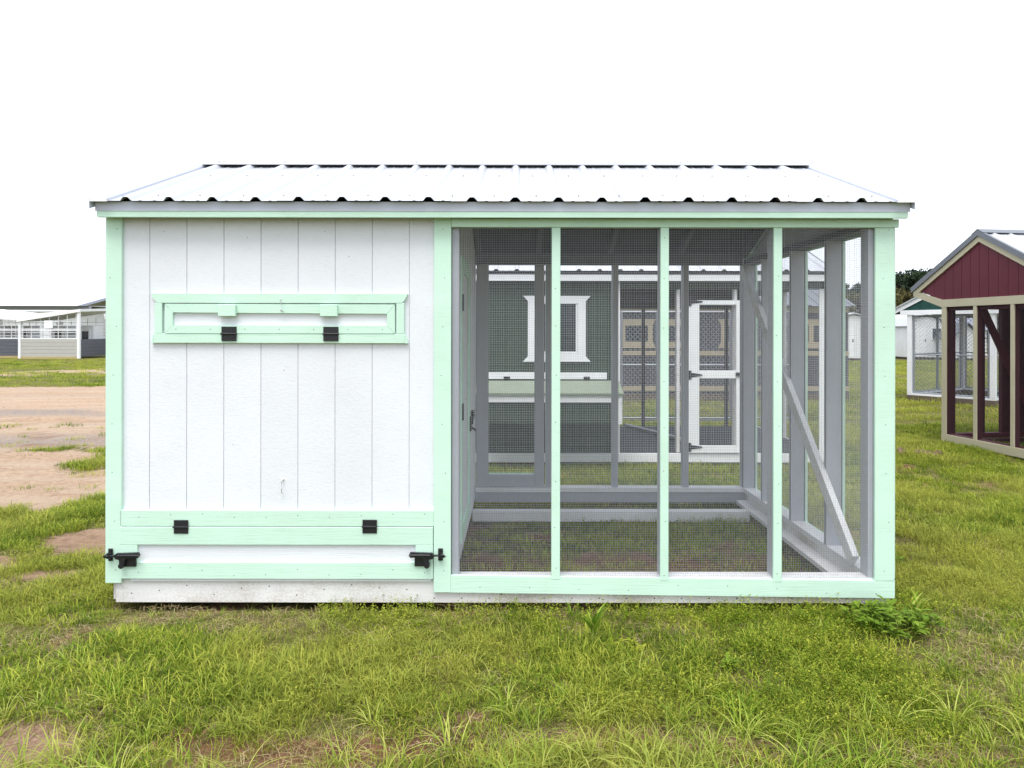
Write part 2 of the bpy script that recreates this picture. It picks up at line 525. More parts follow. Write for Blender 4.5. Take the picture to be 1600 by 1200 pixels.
# ================================================================== MAIN COOP
coop = empty('chicken_coop', (-0.085, 5.22, 0.0))
tag(coop, 'white chicken coop with mint green trim and wire mesh run, in front', 'coop')
ORI = Vector(coop.location)
XL, XR = -2.233, 2.0625
GROOVE = [-2.150] + [-2.003 + 0.2022*k for k in range(8)] + [-0.448]

# henhouse front wall
bx('wall_backing', 'siding', coop, -2.16, -0.44, 4.0255, 4.05, 0.14, 2.115, bev=0)
planks(coop, 'siding', GROOVE, 4.020, 4.0250, lambda x: 0.50, lambda x: 2.112, gap=0.0042)
bx('corner_trim', 'mint', coop, XL, -2.146, 4.0, 4.020, 0.128, 2.112)
bx('corner_trim', 'mint', coop, XL - 0.001, XL + 0.019, 4.0205, 4.09, 0.128, 2.112)
bx('corner_trim', 'mint', coop, -0.451, -0.358, 3.998, 4.018, 0.080, 2.116)
bx('trim_board', 'mint_h', coop, -2.152, -0.4515, 4.0, 4.0195, 0.4375, 0.524)
bx('skirt_board', 'skirt', coop, -2.1875, 2.038, 4.0215, 4.045, 0.016, 0.1435)
bx('ledge_strip', 'siding_h', coop, -2.10, -0.465, 4.006, 4.021, 0.136, 0.1525)
# other walls of the henhouse
planks(coop, 'siding', [4.05 + 0.2*k for k in range(12)] + [6.42], XL + 0.019, XL + 0.034, lambda y: 0.14, lambda y: 2.16 + 0.368*(1.2 - abs(y - 5.22)), gap=0.008, axis='x')
bx('wall_backing', 'framing', coop, XL + 0.034, XL + 0.05, 4.05, 6.42, 0.14, 2.10, bev=0)
bx('corner_trim', 'mint', coop, XL - 0.001, XL + 0.019, 6.35, 6.44, 0.128, 2.112)
bx('rear_wall', 'siding', coop, -2.15, -0.46, 6.42, 6.435, 0.14, 2.12, bev=0)
bx('skirt_board', 'skirt', coop, XL + 0.02, XL + 0.04, 4.046, 6.42, 0.024, 0.1385)
bx('henhouse_floor', 'framing', coop, -2.13, -0.46, 4.06, 6.41, 0.15, 0.17, bev=0)
# partition between henhouse and run, seen through the mesh
bx('wall_backing', 'framing', coop, -0.43, -0.375, 4.06, 6.41, 0.03, 2.16, bev=0)
pe = [4.06 + 0.2*k for k in range(12)] + [6.41]
planks(coop, 'siding', pe, -0.3745, -0.360, lambda y: 0.05, lambda y: 2.14 + 0.368*(1.2 - abs(y - 5.22)) , gap=0.008, axis='x')
pdoor = bx('partition_door', 'siding', coop, -0.3595, -0.345, 4.42, 5.22, 0.22, 1.95)
for b in ((4.42, 4.51, 0.22, 1.95), (5.13, 5.22, 0.22, 1.95), (4.51, 5.13, 0.22, 0.31), (4.51, 5.13, 1.86, 1.95)):
    bx('stile', 'mint', pdoor, -0.3445, -0.330, *b)
bm = bmesh.new()
box(bm, -0.3295, -0.318, 5.14, 5.20, 0.80, 0.90); box(bm, -0.3295, -0.305, 5.24, 5.30, 0.88, 0.93)
tube(bm, [(-0.312, 5.16, 0.85), (-0.310, 5.26, 0.90)], 0.007); tube(bm, [(-0.3295, 5.17, 0.83), (-0.285, 5.17, 0.80)], 0.008)
obj('latch', bm, 'black_iron', pdoor)
for z in (0.96, 1.62): bx('hinge', 'black_iron', pdoor, -0.3295, -0.322, 4.43, 4.47, z, z + 0.10, bev=0)

# run: frame, trim, mesh
SLOPE = 0.02                      # bottom rail sags a little to the right
prl = [(-0.3575, 0.080), (2.050, 0.052), (2.050, 0.144), (-0.3575, 0.172)]
pr('bottom_rail', 'mint_h', coop, prl, 'y', 4.0, 4.0205)
bx('rail_end', 'mint', coop, 2.0435, XR + 0.001, 4.0215, 4.09, 0.052, 0.143)
bx('header', 'mint_h', coop, -0.357, 2.068, 3.992, 4.012, 2.0625, 2.1075)
bx('corner_trim', 'mint', coop, 1.943, 2.05, 4.0, 4.018, 0.1455, 2.0615)
bx('corner_trim', 'mint', coop, 2.044, XR, 4.019, 4.10, 0.15, 2.0615)
MP = [(0.1875, 0.2345), (0.778, 0.823), (1.392, 1.4375)]
for a, b in MP:
    bx('mesh_strip', 'mint', coop, a, b, 3.9985, 4.0165, 0.158 - 0.011*(a + 0.36), 2.062)
    bx('stud', 'framing', coop, a + 0.004, a + 0.042, 4.024, 4.113, 0.158, 2.07, bev=0.001)
bx('stud', 'framing', coop, -0.356, -0.318, 4.024, 4.113, 0.158, 2.07, bev=0.001)
bx('stud', 'framing', coop, 1.915, 1.953, 4.024, 4.113, 0.158, 2.07, bev=0.001)
bx('sill_plate', 'framing_white', coop, -0.355, 2.04, 4.0225, 4.113, 0.120, 0.1575, bev=0.001)
bx('top_plate', 'framing', coop, -0.43, 2.04, 4.024, 4.113, 2.071, 2.108, bev=0.001)
edges = [-0.357] + [0.5*(a + b) for a, b in MP] + [2.0]
for a, b in zip(edges, edges[1:]):
    cloth_wire('wire_mesh', (a, 4.0212, 0.15), (1, 0, 0), (0, 0, 1), b - a, 1.925, 'wire', coop)
# right wall
SY = [4.62, 5.22, 5.825]
for y in SY + [6.31]:
    bx('stud', 'framing', coop, 1.94, 2.034, y, y + 0.038, 0.158, 2.07, bev=0.001)
    bx('mesh_strip', 'mint', coop, 2.0385, 2.056, y - 0.004, y + 0.042, 0.15, 2.06)
bx('sill_plate', 'framing_white', coop, 1.94, 2.034, 4.1135, 6.31, 0.120, 0.1575, bev=0.001)
bx('bottom_rail', 'mint', coop, 2.0385, 2.056, 4.09, 6.44, 0.052, 0.152)
bx('rim_board', 'skirt', coop, 1.955, 2.03, 4.05, 6.36, 0.024, 0.1195, bev=0.001)
bx('top_plate', 'framing_shaded', coop, 1.94, 2.034, 4.1135, 6.31, 2.071, 2.108, bev=0.001)
bx('header', 'mint', coop, 2.0385, 2.056, 4.09, 6.44, 2.0625, 2.11)
bx('side_skid', 'framing_white', coop, 1.86, 1.954, 4.06, 6.26, 0.034, 0.066, bev=0.002)
ys_ = [4.10] + SY + [6.33]
for a, b in zip(ys_, ys_[1:]):
    cloth_wire('wire_mesh', (2.0362, a, 0.15), (0, 1, 0), (0, 0, 1), b - a, 1.915, 'wire', coop)
bm = bmesh.new(); beam(bm, (1.92, 6.25, 2.02), (1.92, 4.20, 0.195), 0.085, 0.036, up=(1, 0, 0))
obj('diagonal_brace', bm, 'framing_white', coop)
# gable boards at the right end
BREAKS[:] = [5.22]
ge = [4.02 + 0.2*k for k in range(12)] + [6.42]
planks(coop, 'siding', ge, 2.035, 2.05, lambda y: 2.1105, lambda y: 2.135 + 0.368*(1.2 - abs(y - 5.22)), gap=0.006, axis='x')
BREAKS[:] = []
# back wall of the run
BS = [0.82, 1.425]
for x in [0.245] + BS + [1.94]:
    bx('stud', 'framing', coop, x, x + 0.05, 6.33, 6.42, 0.158, 2.07, bev=0.001)
bx('sill_plate', 'framing_white', coop, -0.355, 1.94, 6.31, 6.415, 0.120, 0.1575, bev=0.001)
bx('rim_board', 'framing', coop, -0.355, 1.955, 6.3245, 6.362, 0.030, 0.1195, bev=0.001)
bx('top_plate', 'framing_shaded', coop, -0.43, 1.94, 6.33, 6.42, 2.071, 2.17, bev=0.001)
bx('bottom_rail', 'mint', coop, -0.35, 2.056, 6.425, 6.442, 0.03, 0.150)
bx('header', 'mint', coop, -0.35, 2.056, 6.425, 6.442, 2.072, 2.16)
bx('floor_skid', 'framing_white', coop, -0.355, 1.855, 5.87, 5.955, -0.02, 0.064, bev=0.002)
bd = bx('run_door', 'framing', coop, -0.35, -0.245, 6.335, 6.37, 0.165, 2.065)
bx('stile', 'framing', bd, 0.150, 0.235, 6.335, 6.37, 0.165, 2.065)
bx('bottom_rail', 'framing', bd, -0.245, 0.150, 6.336, 6.369, 0.165, 0.262)
bx('drip_edge', 'mint', bd, -0.245, 0.150, 6.371, 6.385, 0.17, 0.272)
cloth_wire('wire_mesh', (-0.25, 6.372, 0.25), (1, 0, 0), (0, 0, 1), 0.41, 1.82, 'wire', bd, r=0.00045)
for a, b in ((0.27, 0.84), (0.84, 1.45), (1.45, 1.96)):
    cloth_wire('wire_mesh', (a, 6.4225, 0.15), (1, 0, 0), (0, 0, 1), b - a, 1.925, 'wire', coop, r=0.00045)

# roof
YE, ZE, YR, ZR = 3.90, 2.186, 5.22, 2.672
SL = (ZR - ZE)/(YR - YE)
RIBS = [-2.072 + 0.229*k for k in range(19)]
cuts = [-2.25] + [RIBS[i] + 0.1145 for i in (3, 7, 11, 15)] + [2.09]
yr1 = YR - 0.03; zr1 = ZE + SL*(yr1 - YE)
for i, (a, b) in enumerate(zip(cuts, cuts[1:])):
    dz = 0.0012*(i % 2)
    rb = [r for r in RIBS if a - 0.02 < r < b + 0.02]
    ribbed_sheet('roof_sheet', 'roof_white', coop, a, b, rb, YE - 0.004*(i % 2), ZE + dz, yr1, zr1 + dz)
    ribbed_sheet('roof_sheet', 'roof_white', coop, a, b, rb, 2*YR - YE, ZE + dz, 2*YR - yr1, zr1 + dz)
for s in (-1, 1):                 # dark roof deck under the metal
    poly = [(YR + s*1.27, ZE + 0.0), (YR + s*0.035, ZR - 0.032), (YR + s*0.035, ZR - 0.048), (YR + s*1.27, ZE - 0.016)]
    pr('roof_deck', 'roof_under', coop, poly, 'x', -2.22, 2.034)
capz = 0.030
for s in (-1, 1):
    poly = [(YR, ZR + capz + 0.004), (YR + s*0.15, ZR + capz - SL*0.15), (YR + s*0.15, ZR + capz - SL*0.15 - 0.006), (YR + s*0.147, ZR + capz - SL*0.147 - 0.0025), (YR, ZR + capz + 0.0025)]
    pr('ridge_cap', 'roof_white', coop, poly, 'x', -2.262, 2.10)
for s, x0, x1, xo in ((-1, -2.258, -2.165, -2.258), (1, 2.005, 2.098, 2.098)):
    for t in (-1, 1):
        y0 = YR + t*(YR - YE + 0.012); z0 = ZE - SL*0.012 + 0.0205
        poly = [(y0, z0 - 0.0215), (YR, ZR - 0.0035), (YR, ZR + 0.0235), (y0, z0 + 0.004)]
        pr('rake_trim', 'rake_white', coop, poly, 'x', x0, x1)
        xi = x1 if s < 0 else x0
        pr('rake_edge_shade', 'eave_metal', coop, [(y0, z0 - 0.016), (YR, ZR + 0.002), (YR, ZR + 0.0085), (y0, z0 - 0.0095)], 'x', xi - 0.0012, xi + 0.0012)  # added grey strip, its colour stands in for shading on the trim's inner step
        poly = [(y0, z0), (YR, ZR + 0.0162), (YR, ZR - 0.060), (y0, z0 - 0.060)]
        pr('rake_trim', 'eave_metal', coop, poly, 'x', xo - 0.001, xo + 0.001)
        poly = [(YR + t*1.27, ZE - 0.018), (YR, ZR - 0.065), (YR, ZR - 0.12), (YR + t*1.27, ZE - 0.078)]
        pr('rake_board', 'mint', coop, poly, 'x', xo - s*0.004, xo - s*0.03)
for t in (-1, 1):
    y = YR + t*(YR - 3.93)
    bx('eave_trim', 'eave_metal', coop, -2.249, 2.093, y - 0.003, y - 0.001, 2.136, 2.1865, bev=0) if t < 0 else None
    bx('fascia', 'mint_h', coop, -2.238, 2.083, y, y - t*0.02, 2.1035, 2.1845)
    bx('sub_fascia', 'framing', coop, -2.2, 2.03, y - t*0.0205, y - t*0.055, 2.112, 2.178, bev=0)
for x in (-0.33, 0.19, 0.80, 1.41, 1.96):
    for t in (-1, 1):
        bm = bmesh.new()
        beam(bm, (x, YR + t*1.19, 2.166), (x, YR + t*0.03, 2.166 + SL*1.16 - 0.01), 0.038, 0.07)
        obj('rafter', bm, 'framing_shaded', coop)
bx('ridge_board', 'framing_shaded', coop, -0.42, 2.03, YR - 0.019, YR + 0.019, 2.50, 2.615)
bm = bmesh.new()
for r in RIBS[:-1]:
    for u in (0.10, 0.62):
        x = r + 0.115 + random.uniform(-0.01, 0.01); y = YE + u*(YR - YE); z = ZE + SL*(y - YE)
        tube(bm, [(x, y, z - 0.002), (x, y - 0.0025, z + 0.009)], 0.0055, 6)
for x in (-2.212, 2.052):
    for u in (0.09, 0.42, 0.95):
        y = YE + u*(YR - YE); z = ZE + SL*(y - YE) + 0.02
        tube(bm, [(x, y, z - 0.002), (x, y, z + 0.010)], 0.0055, 6)
for r in RIBS[::2]:
    tube(bm, [(r, YR - 0.1, ZR + capz - SL*0.1), (r, YR - 0.1, ZR + capz - SL*0.1 + 0.011)], 0.006, 6)
o = obj('roof_screws', bm, 'screw', coop); o['kind'] = 'stuff'

# hinge / latch hardware shared meshes
def hinge(parent, x, z, y, wd=0.078, ht=0.074):
    bm = bmesh.new()
    box(bm, x - wd/2, x + wd/2, y - 0.0035, y, z + 0.004, z + ht/2, bev=0.001)
    box(bm, x - wd/2, x + wd/2, y - 0.0035, y, z - ht/2, z - 0.004, bev=0.001)
    for k in range(5):
        a = x - wd/2 - 0.003 + k*(wd + 0.006)/5
        tube(bm, [(a, y - 0.006, z), (a + (wd + 0.006)/5 - 0.001, y - 0.006, z)], 0.006, 8)
    for dx in (-0.024, 0.0, 0.024):
        for dz in (-0.022, 0.022):
            tube(bm, [(x + dx, y - 0.003, z + dz), (x + dx, y - 0.0055, z + dz)], 0.004, 6)
    return obj('hinge', bm, 'black_iron', parent)

def toggle(parent, s, xp, zc, y):
    """black draw latch: base plate on the flap, lever, threaded hook reaching to a keeper on the post; s=+1 keeper at the left"""
    bm = bmesh.new()
    def X(v): return xp + s*v
    box(bm, X(0.090), X(0.157), y - 0.012, y, zc - 0.062, zc - 0.002, bev=0.002)
    for z in (zc - 0.05, zc - 0.02): tube(bm, [(X(0.146), y - 0.010, z), (X(0.146), y - 0.016, z)], 0.005, 6)
    o = obj('latch', bm, 'black_iron', parent)
    bm = bmesh.new()
    prism(bm, [(X(0.048), zc - 0.004), (X(0.060), zc + 0.014), (X(0.178), zc + 0.018), (X(0.184), zc + 0.004), (X(0.178), zc - 0.010), (X(0.13), zc - 0.008), (X(0.108), zc - 0.018), (X(0.102), zc - 0.048), (X(0.078), zc - 0.05), (X(0.076), zc - 0.02), (X(0.056), zc - 0.016)], 'y', y - 0.030, y - 0.0125)
    tube(bm, [(X(0.088), y - 0.034, zc - 0.052), (X(0.088), y - 0.004, zc - 0.052)], 0.015, 10)
    tube(bm, [(X(0.062), y - 0.034, zc + 0.0), (X(0.062), y - 0.010, zc + 0.0)], 0.012, 10)
    tube(bm, [(X(0.07), y - 0.033, zc + 0.004), (X(0.13), y - 0.034, zc + 0.006), (X(0.184), y - 0.032, zc + 0.004)], 0.006, 6)
    obj('lever', bm, 'black_iron', o)
    bm = bmesh.new()
    tube(bm, [(X(0.055), y - 0.022, zc), (X(0.012), y - 0.022, zc)], 0.0055, 8)
    tube(bm, [(X(0.014), y - 0.024, zc + 0.008), (X(0.0), y - 0.030, zc + 0.004), (X(-0.008), y - 0.026, zc - 0.004), (X(0.0), y - 0.018, zc - 0.009), (X(0.014), y - 0.02, zc - 0.006)], 0.0055, 6)
    obj('hook', bm, 'black_iron', o)
    bm = bmesh.new()
    box(bm, X(0.004), X(0.030), y - 0.007, y - 0.0005, zc - 0.033, zc + 0.035, bev=0.003)
    box(bm, X(0.008), X(0.026), y - 0.030, y - 0.006, zc - 0.014, zc - 0.008); box(bm, X(0.008), X(0.026), y - 0.030, y - 0.006, zc + 0.009, zc + 0.015)
    for z in (zc - 0.024, zc + 0.026): tube(bm, [(X(0.017), y - 0.005, z), (X(0.017), y - 0.013, z)], 0.008, 8)
    obj('keeper', bm, 'black_iron', o)

# clean-out flap at the bottom
flap = bx('cleanout_flap', 'siding_h', coop, -2.07, -0.54, 4.010, 4.0205, 0.235, 0.345)
bx('flap_rail', 'mint_h', flap, -2.150, -0.4545, 3.996, 4.0155, 0.338, 0.4345)
bx('flap_rail', 'mint_h', flap, -2.150, -0.4545, 3.996, 4.0155, 0.153, 0.2425)
bx('flap_stile', 'mint', flap, -2.150, -2.057, 3.9965, 4.0155, 0.243, 0.3375)
bx('flap_stile', 'mint', flap, -0.549, -0.4545, 3.9965, 4.0155, 0.243, 0.3375)
hinge(flap, -1.819, 0.436, 3.995); hinge(flap, -0.797, 0.439, 3.995)
toggle(flap, 1, -2.222 + 0.005, 0.284, 3.996)
toggle(flap, -1, -0.392 - 0.004, 0.288, 3.996)

# ventilation flap with flared surround
wf = bx('vent_surround', 'mint_h', coop, -1.972, -0.608, 4.0, 4.0195, 1.4315, 1.4835)
pr('vent_surround_top', 'mint_h', wf, [(-1.986, 1.700), (-1.975, 1.674), (-1.952, 1.650), (-0.626, 1.650), (-0.607, 1.672), (-0.594, 1.700)], 'y', 3.9995, 4.0194)
pr('vent_surround_end', 'mint', wf, [(-1.986, 1.4315), (-1.972, 1.4835), (-1.972, 1.4315)], 'y', 4.0, 4.0194)
pr('vent_surround_end', 'mint', wf, [(-0.591, 1.4315), (-0.608, 1.4835), (-0.608, 1.4315)], 'y', 4.0, 4.0194)
bx('vent_surround_side', 'mint', wf, -1.968, -1.927, 4.0, 4.0193, 1.484, 1.6495)
bx('vent_surround_side', 'mint', wf, -0.656, -0.613, 4.0, 4.0193, 1.484, 1.6495)
vf = bx('vent_flap', 'siding_h', coop, -1.870, -0.705, 4.013, 4.0195, 1.515, 1.605)
pr('flap_rail', 'mint_h', vf, [(-1.910, 1.6445), (-1.867, 1.598), (-0.707, 1.592), (-0.664, 1.6425)], 'y', 3.9975, 4.0135)
pr('flap_rail', 'mint_h', vf, [(-1.910, 1.4845), (-1.867, 1.528), (-0.707, 1.528), (-0.664, 1.4845)], 'y', 3.9975, 4.0135)
pr('flap_stile', 'mint', vf, [(-1.9108, 1.6437), (-1.8685, 1.598), (-1.8685, 1.528), (-1.9108, 1.4853)], 'y', 3.998, 4.0135)
pr('flap_stile', 'mint', vf, [(-0.6632, 1.6418), (-0.7055, 1.592), (-0.7055, 1.528), (-0.6632, 1.4853)], 'y', 3.998, 4.0135)
for x in (-1.5675, -1.0175):
    bx('stop_block', 'mint', vf, x - 0.047, x + 0.047, 3.976, 3.997, 1.577, 1.6415)
hinge(vf, -1.561, 1.482, 3.9965, 0.082, 0.078); hinge(vf, -1.009, 1.482, 3.9965, 0.082, 0.078)
bm = bmesh.new()
tube(bm, [(-1.284, 3.998, 1.672), (-1.282, 3.982, 1.673), (-1.276, 3.978, 1.668), (-1.274, 3.98, 1.650), (-1.271, 3.980, 1.618), (-1.275, 3.98, 1.608), (-1.283, 3.982, 1.609)], 0.0026, 6)
tube(bm, [(-1.271, 3.999, 1.604), (-1.271, 3.984, 1.604), (-1.279, 3.980, 1.609), (-1.271, 3.976, 1.613), (-1.262, 3.980, 1.609), (-1.268, 3.986, 1.604)], 0.0026, 6)
obj('hook_and_eye', bm, 'zinc', vf)
bm = bmesh.new()
tube(bm, [(-1.2775, 4.021, 0.690), (-1.2775, 4.006, 0.690), (-1.2775, 4.002, 0.685), (-1.2775, 4.002, 0.640), (-1.279, 4.004, 0.618), (-1.272, 4.008, 0.616)], 0.0028, 6)
tube(bm, [(-1.288, 4.021, 0.690), (-1.266, 4.012, 0.692)], 0.003, 6)
obj('wall_hook', bm, 'zinc', coop)
# nail heads
bm = bmesh.new()
def nail(x, z, y, r=0.0026): tube(bm, [(x, y + 0.001, z), (x, y - 0.0007, z)], r, 6)
for z in np.linspace(0.2, 2.05, 8):
    nail(-2.19 + random.uniform(-.02, .02), z, 4.0); nail(-0.405 + random.uniform(-.02, .02), z, 3.998)
    nail(2.0 + random.uniform(-.02, .02), max(z, .2), 4.0)
    for a, b in MP: nail((a + b)/2 + random.uniform(-.008, .008), max(z, .2) + random.uniform(-.06, .02), 3.9985)
for x in np.linspace(-2.05, -0.5, 10): nail(x, 0.17 + random.uniform(0, .05), 3.996); nail(x, 0.505 + random.uniform(-.02, .0), 4.0)
for x in np.linspace(-0.2, 1.95, 9): nail(x, 0.115 + random.uniform(-.02, .02) - 0.011*(x + .36), 4.0)
for x in np.linspace(-2.1, 1.95, 28): nail(x, random.uniform(0.055, 0.13) if x < -0.5 else 0.042, 4.0215, 0.004)
for x in np.linspace(-1.85, -0.73, 7): nail(x, 1.507, 3.9975)
for x in GROOVE[1:-1]:
    for z in (0.9, 1.3, 1.95):
        if random.random() < .5: nail(x + random.uniform(.03, .15), z + random.uniform(-.1, .1), 4.02, 0.0024)
o = obj('nail_heads', bm, 'nail', coop); o['kind'] = 'stuff'
ORI = Vector((0, 0, 0))

# ================================================================== SAGE GREEN COOP BEHIND
gc = empty('sage_coop', (1.326, 9.47, 0))
tag(gc, 'dark sage green coop with white trim and nest box, behind the mint-trimmed coop', 'coop')
ORI = Vector(gc.location)
GY = 8.25
XA, XB, XC = -0.82, 1.15, 3.473
bx('wall_backing', 'sage', gc, XA + 0.02, XB - 0.03, GY + 0.0335, GY + 0.05, 0.13, 2.12, bev=0)
planks(gc, 'sage', [XA + 0.01 + 0.2032*k for k in range(10)] + [XB - 0.01], GY + 0.02, GY + 0.033, lambda x: 0.13, lambda x: 2.11, gap=0.007)
for a, b in ((XA, XA + 0.09), (1.07, XB), (XC - 0.09, XC)):
    bx('corner_trim', 'white_trim', gc, a, b, GY, GY + 0.019, 0.132, 2.06)
bx('bottom_rail', 'white_trim', gc, XA, XC, GY - 0.001, GY + 0.018, 0.031, 0.131)
bx('header', 'sage', gc, XB, XC, GY, GY + 0.019, 1.97, 2.14)
bx('house_floor', 'dark_floor', gc, XA, XC - 0.02, GY + 0.03, GY + 2.4, 0.09, 0.128, bev=0)
for x0 in (XA + 0.02, XC - 0.11):
    for y in (GY + 0.06, GY + 2.3):
        bx('skid_block', 'dark_floor', gc, x0, x0 + 0.09, y, y + 0.09, -0.03, 0.0895, bev=0)
planks(gc, 'sage', [GY + 0.04 + 0.2*k for k in range(12)] + [GY + 2.42], XA, XA + 0.015, lambda y: 0.13, lambda y: 2.1, axis='x')
bx('rear_wall', 'sage', gc, XA + 0.02, XB, GY + 2.40, GY + 2.42, 0.13, 2.1, bev=0)
bx('partition_wall', 'sage', gc, XB - 0.03, XB - 0.015, GY + 0.05, GY + 2.39, 0.13, 2.1, bev=0)
for x in (1.75, 2.02, 2.50, 3.0):
    pass
for x in (1.79, 2.43, 3.42):
    bx('stud', 'framing_white', gc, x, x + 0.038, GY + 0.021, GY + 0.10, 0.14, 2.05, bev=0)
for x in (1.2, 1.8, 2.4, 3.0, 3.4):
    bx('stud', 'charcoal', gc, x, x + 0.04, GY + 2.36, GY + 2.42, 0.13, 2.05, bev=0)
for y in (GY + 0.6, GY + 1.2, GY + 1.8):
    bx('stud', 'framing_white', gc, XC - 0.06, XC - 0.02, y, y + 0.04, 0.13, 2.05, bev=0)
bx('rear_header', 'charcoal', gc, XB, XC, GY + 2.36, GY + 2.42, 1.82, 2.175, bev=0)
bx('side_header', 'charcoal', gc, XC - 0.06, XC - 0.01, GY + 0.1, GY + 2.36, 2.0, 2.12, bev=0)
bx('side_rail', 'white_trim', gc, XC - 0.02, XC, GY + 0.019, GY + 2.42, 0.031, 0.131, bev=0)
bmm('diagonal_brace', 'framing', gc, (1.55, GY + 2.3, 0.16), (2.05, GY + 0.9, 0.16), 0.07, 0.03)
for a, b in ((XB, 1.87), (2.43, XC - 0.05)):
    cloth_wire('wire_mesh', (a, GY + 0.0205, 0.13), (1, 0, 0), (0, 0, 1), b - a, 1.9, 'wire_dark', gc, sp=0.0254, r=0.0007)
# screen door
gd = bx('screen_door', 'white_trim', gc, 1.876, 2.034, GY - 0.022, GY - 0.002, 0.14, 1.845)
bx('stile', 'white_trim', gd, 2.446, 2.486, GY - 0.022, GY - 0.002, 0.14, 1.845)
for z0, z1 in ((1.795, 1.845), (0.972, 1.060), (0.14, 0.225)):
    bx('rail', 'white_trim', gd, 2.0345, 2.4455, GY - 0.021, GY - 0.003, z0, z1)
for z in (1.828, 1.010, 0.205):
    bm = bmesh.new()
    box(bm, 1.91, 1.945, GY - 0.027, GY - 0.0225, z - 0.05, z + 0.05)
    prism(bm, [(1.945, z - 0.025), (2.07, z - 0.006), (2.07, z + 0.006), (1.945, z + 0.025)], 'y', GY - 0.027, GY - 0.0225)
    obj('strap_hinge', bm, 'black_iron', gd)
boxes('latch', 'black_iron', gd, [(2.44, 2.49, GY - 0.04, GY - 0.0225, 1.0, 1.04)])
cloth_wire('wire_mesh', (2.03, GY - 0.012, 0.2), (1, 0, 0), (0, 0, 1), 0.42, 1.6, 'wire_dark', gd, sp=0.0254, r=0.0008)
# window
gw = bx('window', 'window_glass', gc, 0.235, 0.655, GY + 0.016, GY + 0.0195, 1.25, 1.80, bev=0)
pr('window_trim', 'white_trim', gw, [(0.065, 1.893), (0.12, 1.835), (0.12, 1.805), (0.77, 1.805), (0.77, 1.835), (0.825, 1.893)], 'y', GY - 0.002, GY + 0.0195)
pr('window_trim', 'white_trim', gw, [(0.065, 1.155), (0.12, 1.215), (0.12, 1.245), (0.77, 1.245), (0.77, 1.215), (0.825, 1.155)], 'y', GY - 0.002, GY + 0.0195)
bx('window_trim', 'white_trim', gw, 0.12, 0.21, GY - 0.002, GY + 0.0195, 1.2455, 1.8045)
bx('window_trim', 'white_trim', gw, 0.68, 0.77, GY - 0.002, GY + 0.0195, 1.2455, 1.8045)
boxes('sash', 'white_trim', gw, [(0.212, 0.234, GY + 0.004, GY + 0.019, 1.247, 1.80), (0.656, 0.678, GY + 0.004, GY + 0.019, 1.247, 1.80), (0.2345, 0.6555, GY + 0.004, GY + 0.019, 1.247, 1.27)])
# nest box
nbx = bx('nest_box', 'sage', gc, -0.42, 1.11, GY - 0.35, GY - 0.001, 0.505, 0.80)
pr('lid', 'sage_lid', nbx, [(GY - 0.39, 0.835), (GY - 0.002, 0.945), (GY - 0.002, 0.925), (GY - 0.39, 0.815)], 'x', -0.45, 1.14)
bx('hinge_strip', 'white_trim', nbx, -0.33, 1.005, GY - 0.008, GY + 0.012, 0.96, 1.035)
for x in (-0.15, 0.745): bx('hinge', 'black_iron', nbx, x, x + 0.07, GY - 0.014, GY - 0.0085, 0.955, 0.99, bev=0)
bx('lid_trim', 'white_trim', nbx, -0.43, 1.125, GY - 0.372, GY - 0.351, 0.735, 0.813)
bx('box_corner_trim', 'white_trim', nbx, 1.03, 1.115, GY - 0.370, GY - 0.351, 0.50, 0.7345)
bx('box_corner_trim', 'white_trim', nbx, 1.1105, 1.13, GY - 0.35, GY - 0.002, 0.50, 0.80)
# eaves and roof
bx('fascia', 'white_trim', gc, XA - 0.02, XC + 0.02, GY - 0.085, GY - 0.065, 2.055, 2.125)
bx('eave_trim', 'charcoal', gc, XA - 0.02, XC + 0.02, GY - 0.08, GY - 0.06, 2.1255, 2.168)
gye, gze, gyr, gzr = GY - 0.11, 2.165, GY + 1.22, 2.665
ribs2 = [XA - 0.10 + 0.229*k for k in range(20)]
for a, b in ((XA - 0.05, 0.6), (0.6, 2.0), (2.0, XC + 0.05)):
    rb = [r for r in ribs2 if a - 0.02 < r < b + 0.02]
    ribbed_sheet('roof_sheet', 'roof_white', gc, a, b, rb, gye, gze, gyr, gzr)
    ribbed_sheet('roof_sheet', 'roof_white', gc, a, b, rb, 2*gyr - gye, gze, gyr, gzr)
for t in (-1, 1):
    pr('gable_wall', 'sage', gc, [(gyr - 1.2, 2.121), (gyr + 1.2, 2.121), (gyr, 2.60)], 'x', *((XA, XA + 0.015) if t < 0 else (XC - 0.02, XC)))
    pr('rake_trim', 'roof_grey', gc, [(gyr + t*1.35, gze - 0.01), (gyr, gzr + 0.022), (gyr, gzr - 0.06), (gyr + t*1.35, gze - 0.08)], 'x', XC + 0.051, XC + 0.056)
ORI = Vector((0, 0, 0))

# ================================================================== BURGUNDY COOP AT THE RIGHT (local x runs towards the viewer)
bc = empty('burgundy_coop', (5.79, 10.0, 0), math.atan2(-0.99, 0.145))
tag(bc, 'burgundy gabled coop with cream trim and dark mesh at the right edge', 'coop')
AX, AZ, SLB = 0.66, 2.715, 0.53
WX = 1.85
top = lambda x: AZ - SLB*abs(x - AX)
bot = lambda x: 1.93 if x >= 0 else 1.93 - x*0.30
BREAKS[:] = [0.0, AX]
pe = [-0.50, -0.33, -0.16] + [0.04 + 0.152*k for k in range(13)] + [2.02]
planks(bc, 'burgundy', pe, -0.02, -0.006, bot, lambda x: max(top(x) - 0.01, bot(x) + 0.005), gap=0.006)
BREAKS[:] = []
pr('wall_backing', 'burgundy_dark', bc, [(-0.48, 2.07), (0, 1.93), (WX, 1.93), (2.0, 1.93), (AX, AZ - 0.03)], 'y', -0.0055, 0.01)
